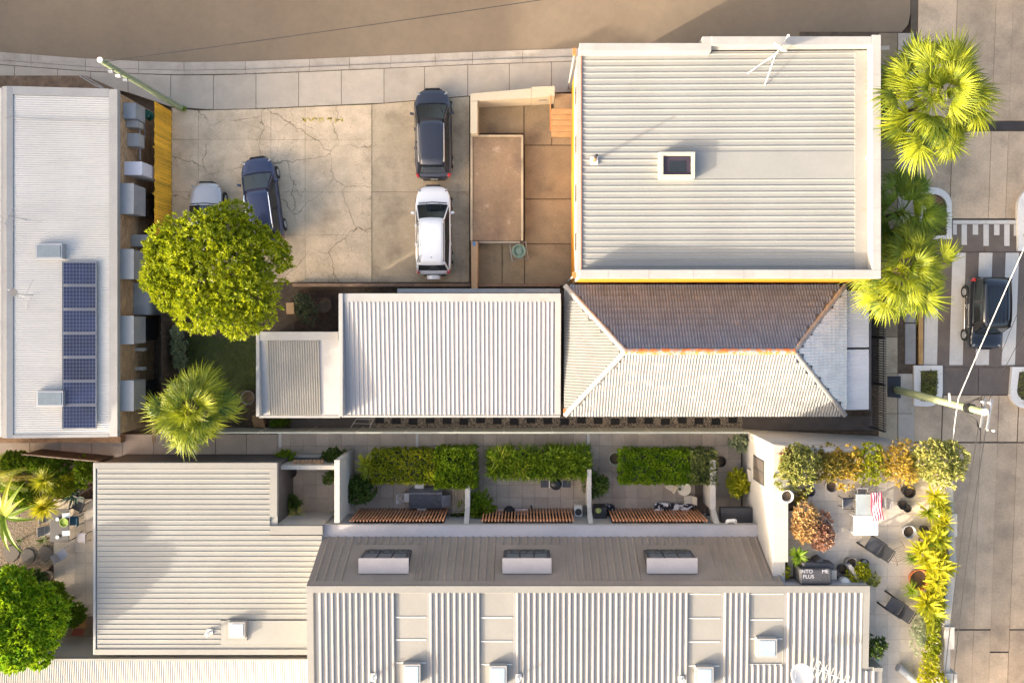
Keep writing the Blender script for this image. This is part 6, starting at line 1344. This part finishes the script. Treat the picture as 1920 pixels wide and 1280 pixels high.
    for sy in (1, -1):
        g = lambda q, k=1.0: (q[0], sy * q[1] * k, q[2])
        pa = panel('side_window', g(bot[1]), g(bot[2]), g(tp_[2]), g(tp_[1]), CGL, 0, .05); pa = panel('side_window', g(bot[2]), g(bot[3]), g(tp_[3]), g(tp_[2]), CGL, 0, .07)
        MB().path([(B0[0] - .02, sy * B0[1] * 1.0, B0[2] + .01), (T0[0] - .02, sy * T0[1] * 1.03, T0[2] + .02)], .035, 6).build('pillar', body, t, **K)
        MB().path([(bot[3][0], sy * bot[3][1], bot[3][2]), (tp_[3][0], sy * tp_[3][1] * 1.02, tp_[3][2] + .01)], .05, 6).build('pillar', body, t, **K)
        MB().path([(bot[2][0], sy * bot[2][1] * 1.0, bot[2][2]), (tp_[2][0], sy * tp_[2][1] * 1.02, tp_[2][2] - .05)], .022, 6).build('pillar', TRIM, t, **K)
        mi = MB().obox((X(ws0 + .09), sy * (hw + .1), belt + .06), .13, .2, .14, sy * -.25).build('mirror', body, t, bevel=.03, **K)
        MB().obox((X(.062), sy * hw * .72, hoodlow + .02), .10, hw * .34, .07, sy * -.75).build('headlight', HLC, t, bevel=.03, **K)
        MB().obox((X(.965), sy * hw * .86, belt - .1), .22, .14, .3, sy * .35).build('tail_light', TLR, t, bevel=.03, **K)
        for fx_ in (.19, .80):
            wc = Vector((X(fx_), sy * (hw - .08), .34)); w2 = MB().tube(wc - Vector((0, .11, 0)), wc + Vector((0, .11, 0)), .34, n=20).build('tyre', RUBBER, t, bevel=.03, **K)
            MB().tube(wc + Vector((0, sy * .10, 0)), wc + Vector((0, sy * .125, 0)), .2, .18, 14).build('rim', STEEL, w2, **K)
        MB().path([(X(.3), sy * (hw + .005), .62), (X(.75), sy * (hw + .005), .62)], .02).build('side_moulding', TRIM, t, **K)
        if rails: MB().path([(X(ws1 + .05), sy * wr * .93, zr + .01), (X(ws1 + .09), sy * wr * .95, zr + .07), (X(rf - .08), sy * wr * .93, zr + .06), (X(rf - .03), sy * wr * .9, zr - .01)], .024, 6).build('roof_rail', rails, t, **K)
        for fx_ in (.45, .66): MB().obox((X(fx_), sy * (hw + .012), belt - .12), .16, .03, .03).build('door_handle', body, t, **K)
    MB().obox((X(.004), 0, .48), .08, W_ * .50, .18).build('front_bumper', TRIM, t, bevel=.03, **K); MB().obox((X(.995), 0, .45), .12, W_ * .62, .2).build('rear_bumper', TRIM, t, bevel=.03, **K)
    MB().obox((X(-.006), 0, hoodlow - .12), .05, W_ * .4, .12).build('grille', TRIM, t, bevel=.01, **K)
    MB().path([(B0[0] + .1, -B0[1] * .9, B0[2] + .01), (B0[0] + .15, 0, B0[2] + .035), (B0[0] + .1, B0[1] * .9, B0[2] + .01)], .025, 5).build('wiper_cowl', TRIM, t, **K)
    for sy in (-.35, .35): MB().path([(B0[0] + .09, sy * hw, B0[2] + .035), (lerp(B0[0], T0[0], .55), (sy - .3) * hw, lerp(B0[2], T0[2], .55) + .075)], .01, 4).build('wiper', TRIM, t, **K)
    MB().obox((X(1.0) - .005, 0, .62), .02, .38, .11).build('number_plate', M('plate_cream', (.5, .48, .4), .5, .05, 3), t, **K)
    if spare: MB().tube((X(1.0) - .04, 0, .88), (X(1.0) - .26, 0, .88), .37, .34, 24).build('spare_wheel', body, t, bevel=.04, **K)
    MB().lathe([(.03, 0), (.02, .06), (0, .07)], (X(rf - .08), 0, zr + .02), 8).build('aerial', TRIM, t, **K)
    return t
car('black estate car with blue grey sky reflections parked by the low cream wall', 815, 257, R(91), 4.75, 1.92, 1.66, paint('black_paint', (.028, .03, .042)), .20, .385, .88, .945, rails=STEEL)
car('white four wheel drive with spare wheel behind the black car', 816, 435, R(90.5), 4.68, 1.86, 1.84, paint('white_car_paint', (.80, .80, .79), 0, .3), .225, .40, .90, .955, rails=DKMET, spare=True, hood=1.05, belt=1.08, hoodlow=.85)
car('dark navy hatchback with white roof strips half under the round tree', 500, 379, R(98), 4.55, 1.80, 1.60, paint('navy_paint', (.025, .035, .085)), .22, .41, .90, .96, rails=CHR)
car('silver car with only its bonnet showing under the round tree', 396, 421, R(90), 4.3, 1.78, 1.45, paint('silver_paint', (.52, .50, .48), .6), .30, .46, .85, .95)
vn = car('dark navy van with ribbed roof and white lettering on the crossing', 1832, 587, R(-90.5), 3.75, 1.72, 1.85, paint('dark_navy_van_paint', (.004, .007, .012)), .235, .31, .975, .99, 'van', boxy=True, hood=1.0, belt=1.08, group=None, name='delivery_van', z=-.05, hoodlow=.85)
for k in range(6): MB().obox((-.42, -.5 + k * .2, 1.895), 1.9, .03, .03).build('roof_rib', paint('dark_navy_van_paint', (.004, .007, .012)), vn, local=True)
rr = random.Random(4)
for k in range(12): MB().obox((.72 - k * .105, -.868, .72), .05, .012, .09).build('lettering', POTW, vn, local=True)
for k in range(7): MB().obox((-.62 + rr.uniform(-.45, .4), -.868, .5 + rr.uniform(-.08, .1)), .1, .012, .08, 0, 0, rr.uniform(-.6, .6)).build('painted_emblem', POTW, vn, local=True)
for sy in (-1, 1): MB().path([(.95, sy * .872, .36), (-.95, sy * .872, .36)], .02).build('sill_strip', CHR, vn, local=True)
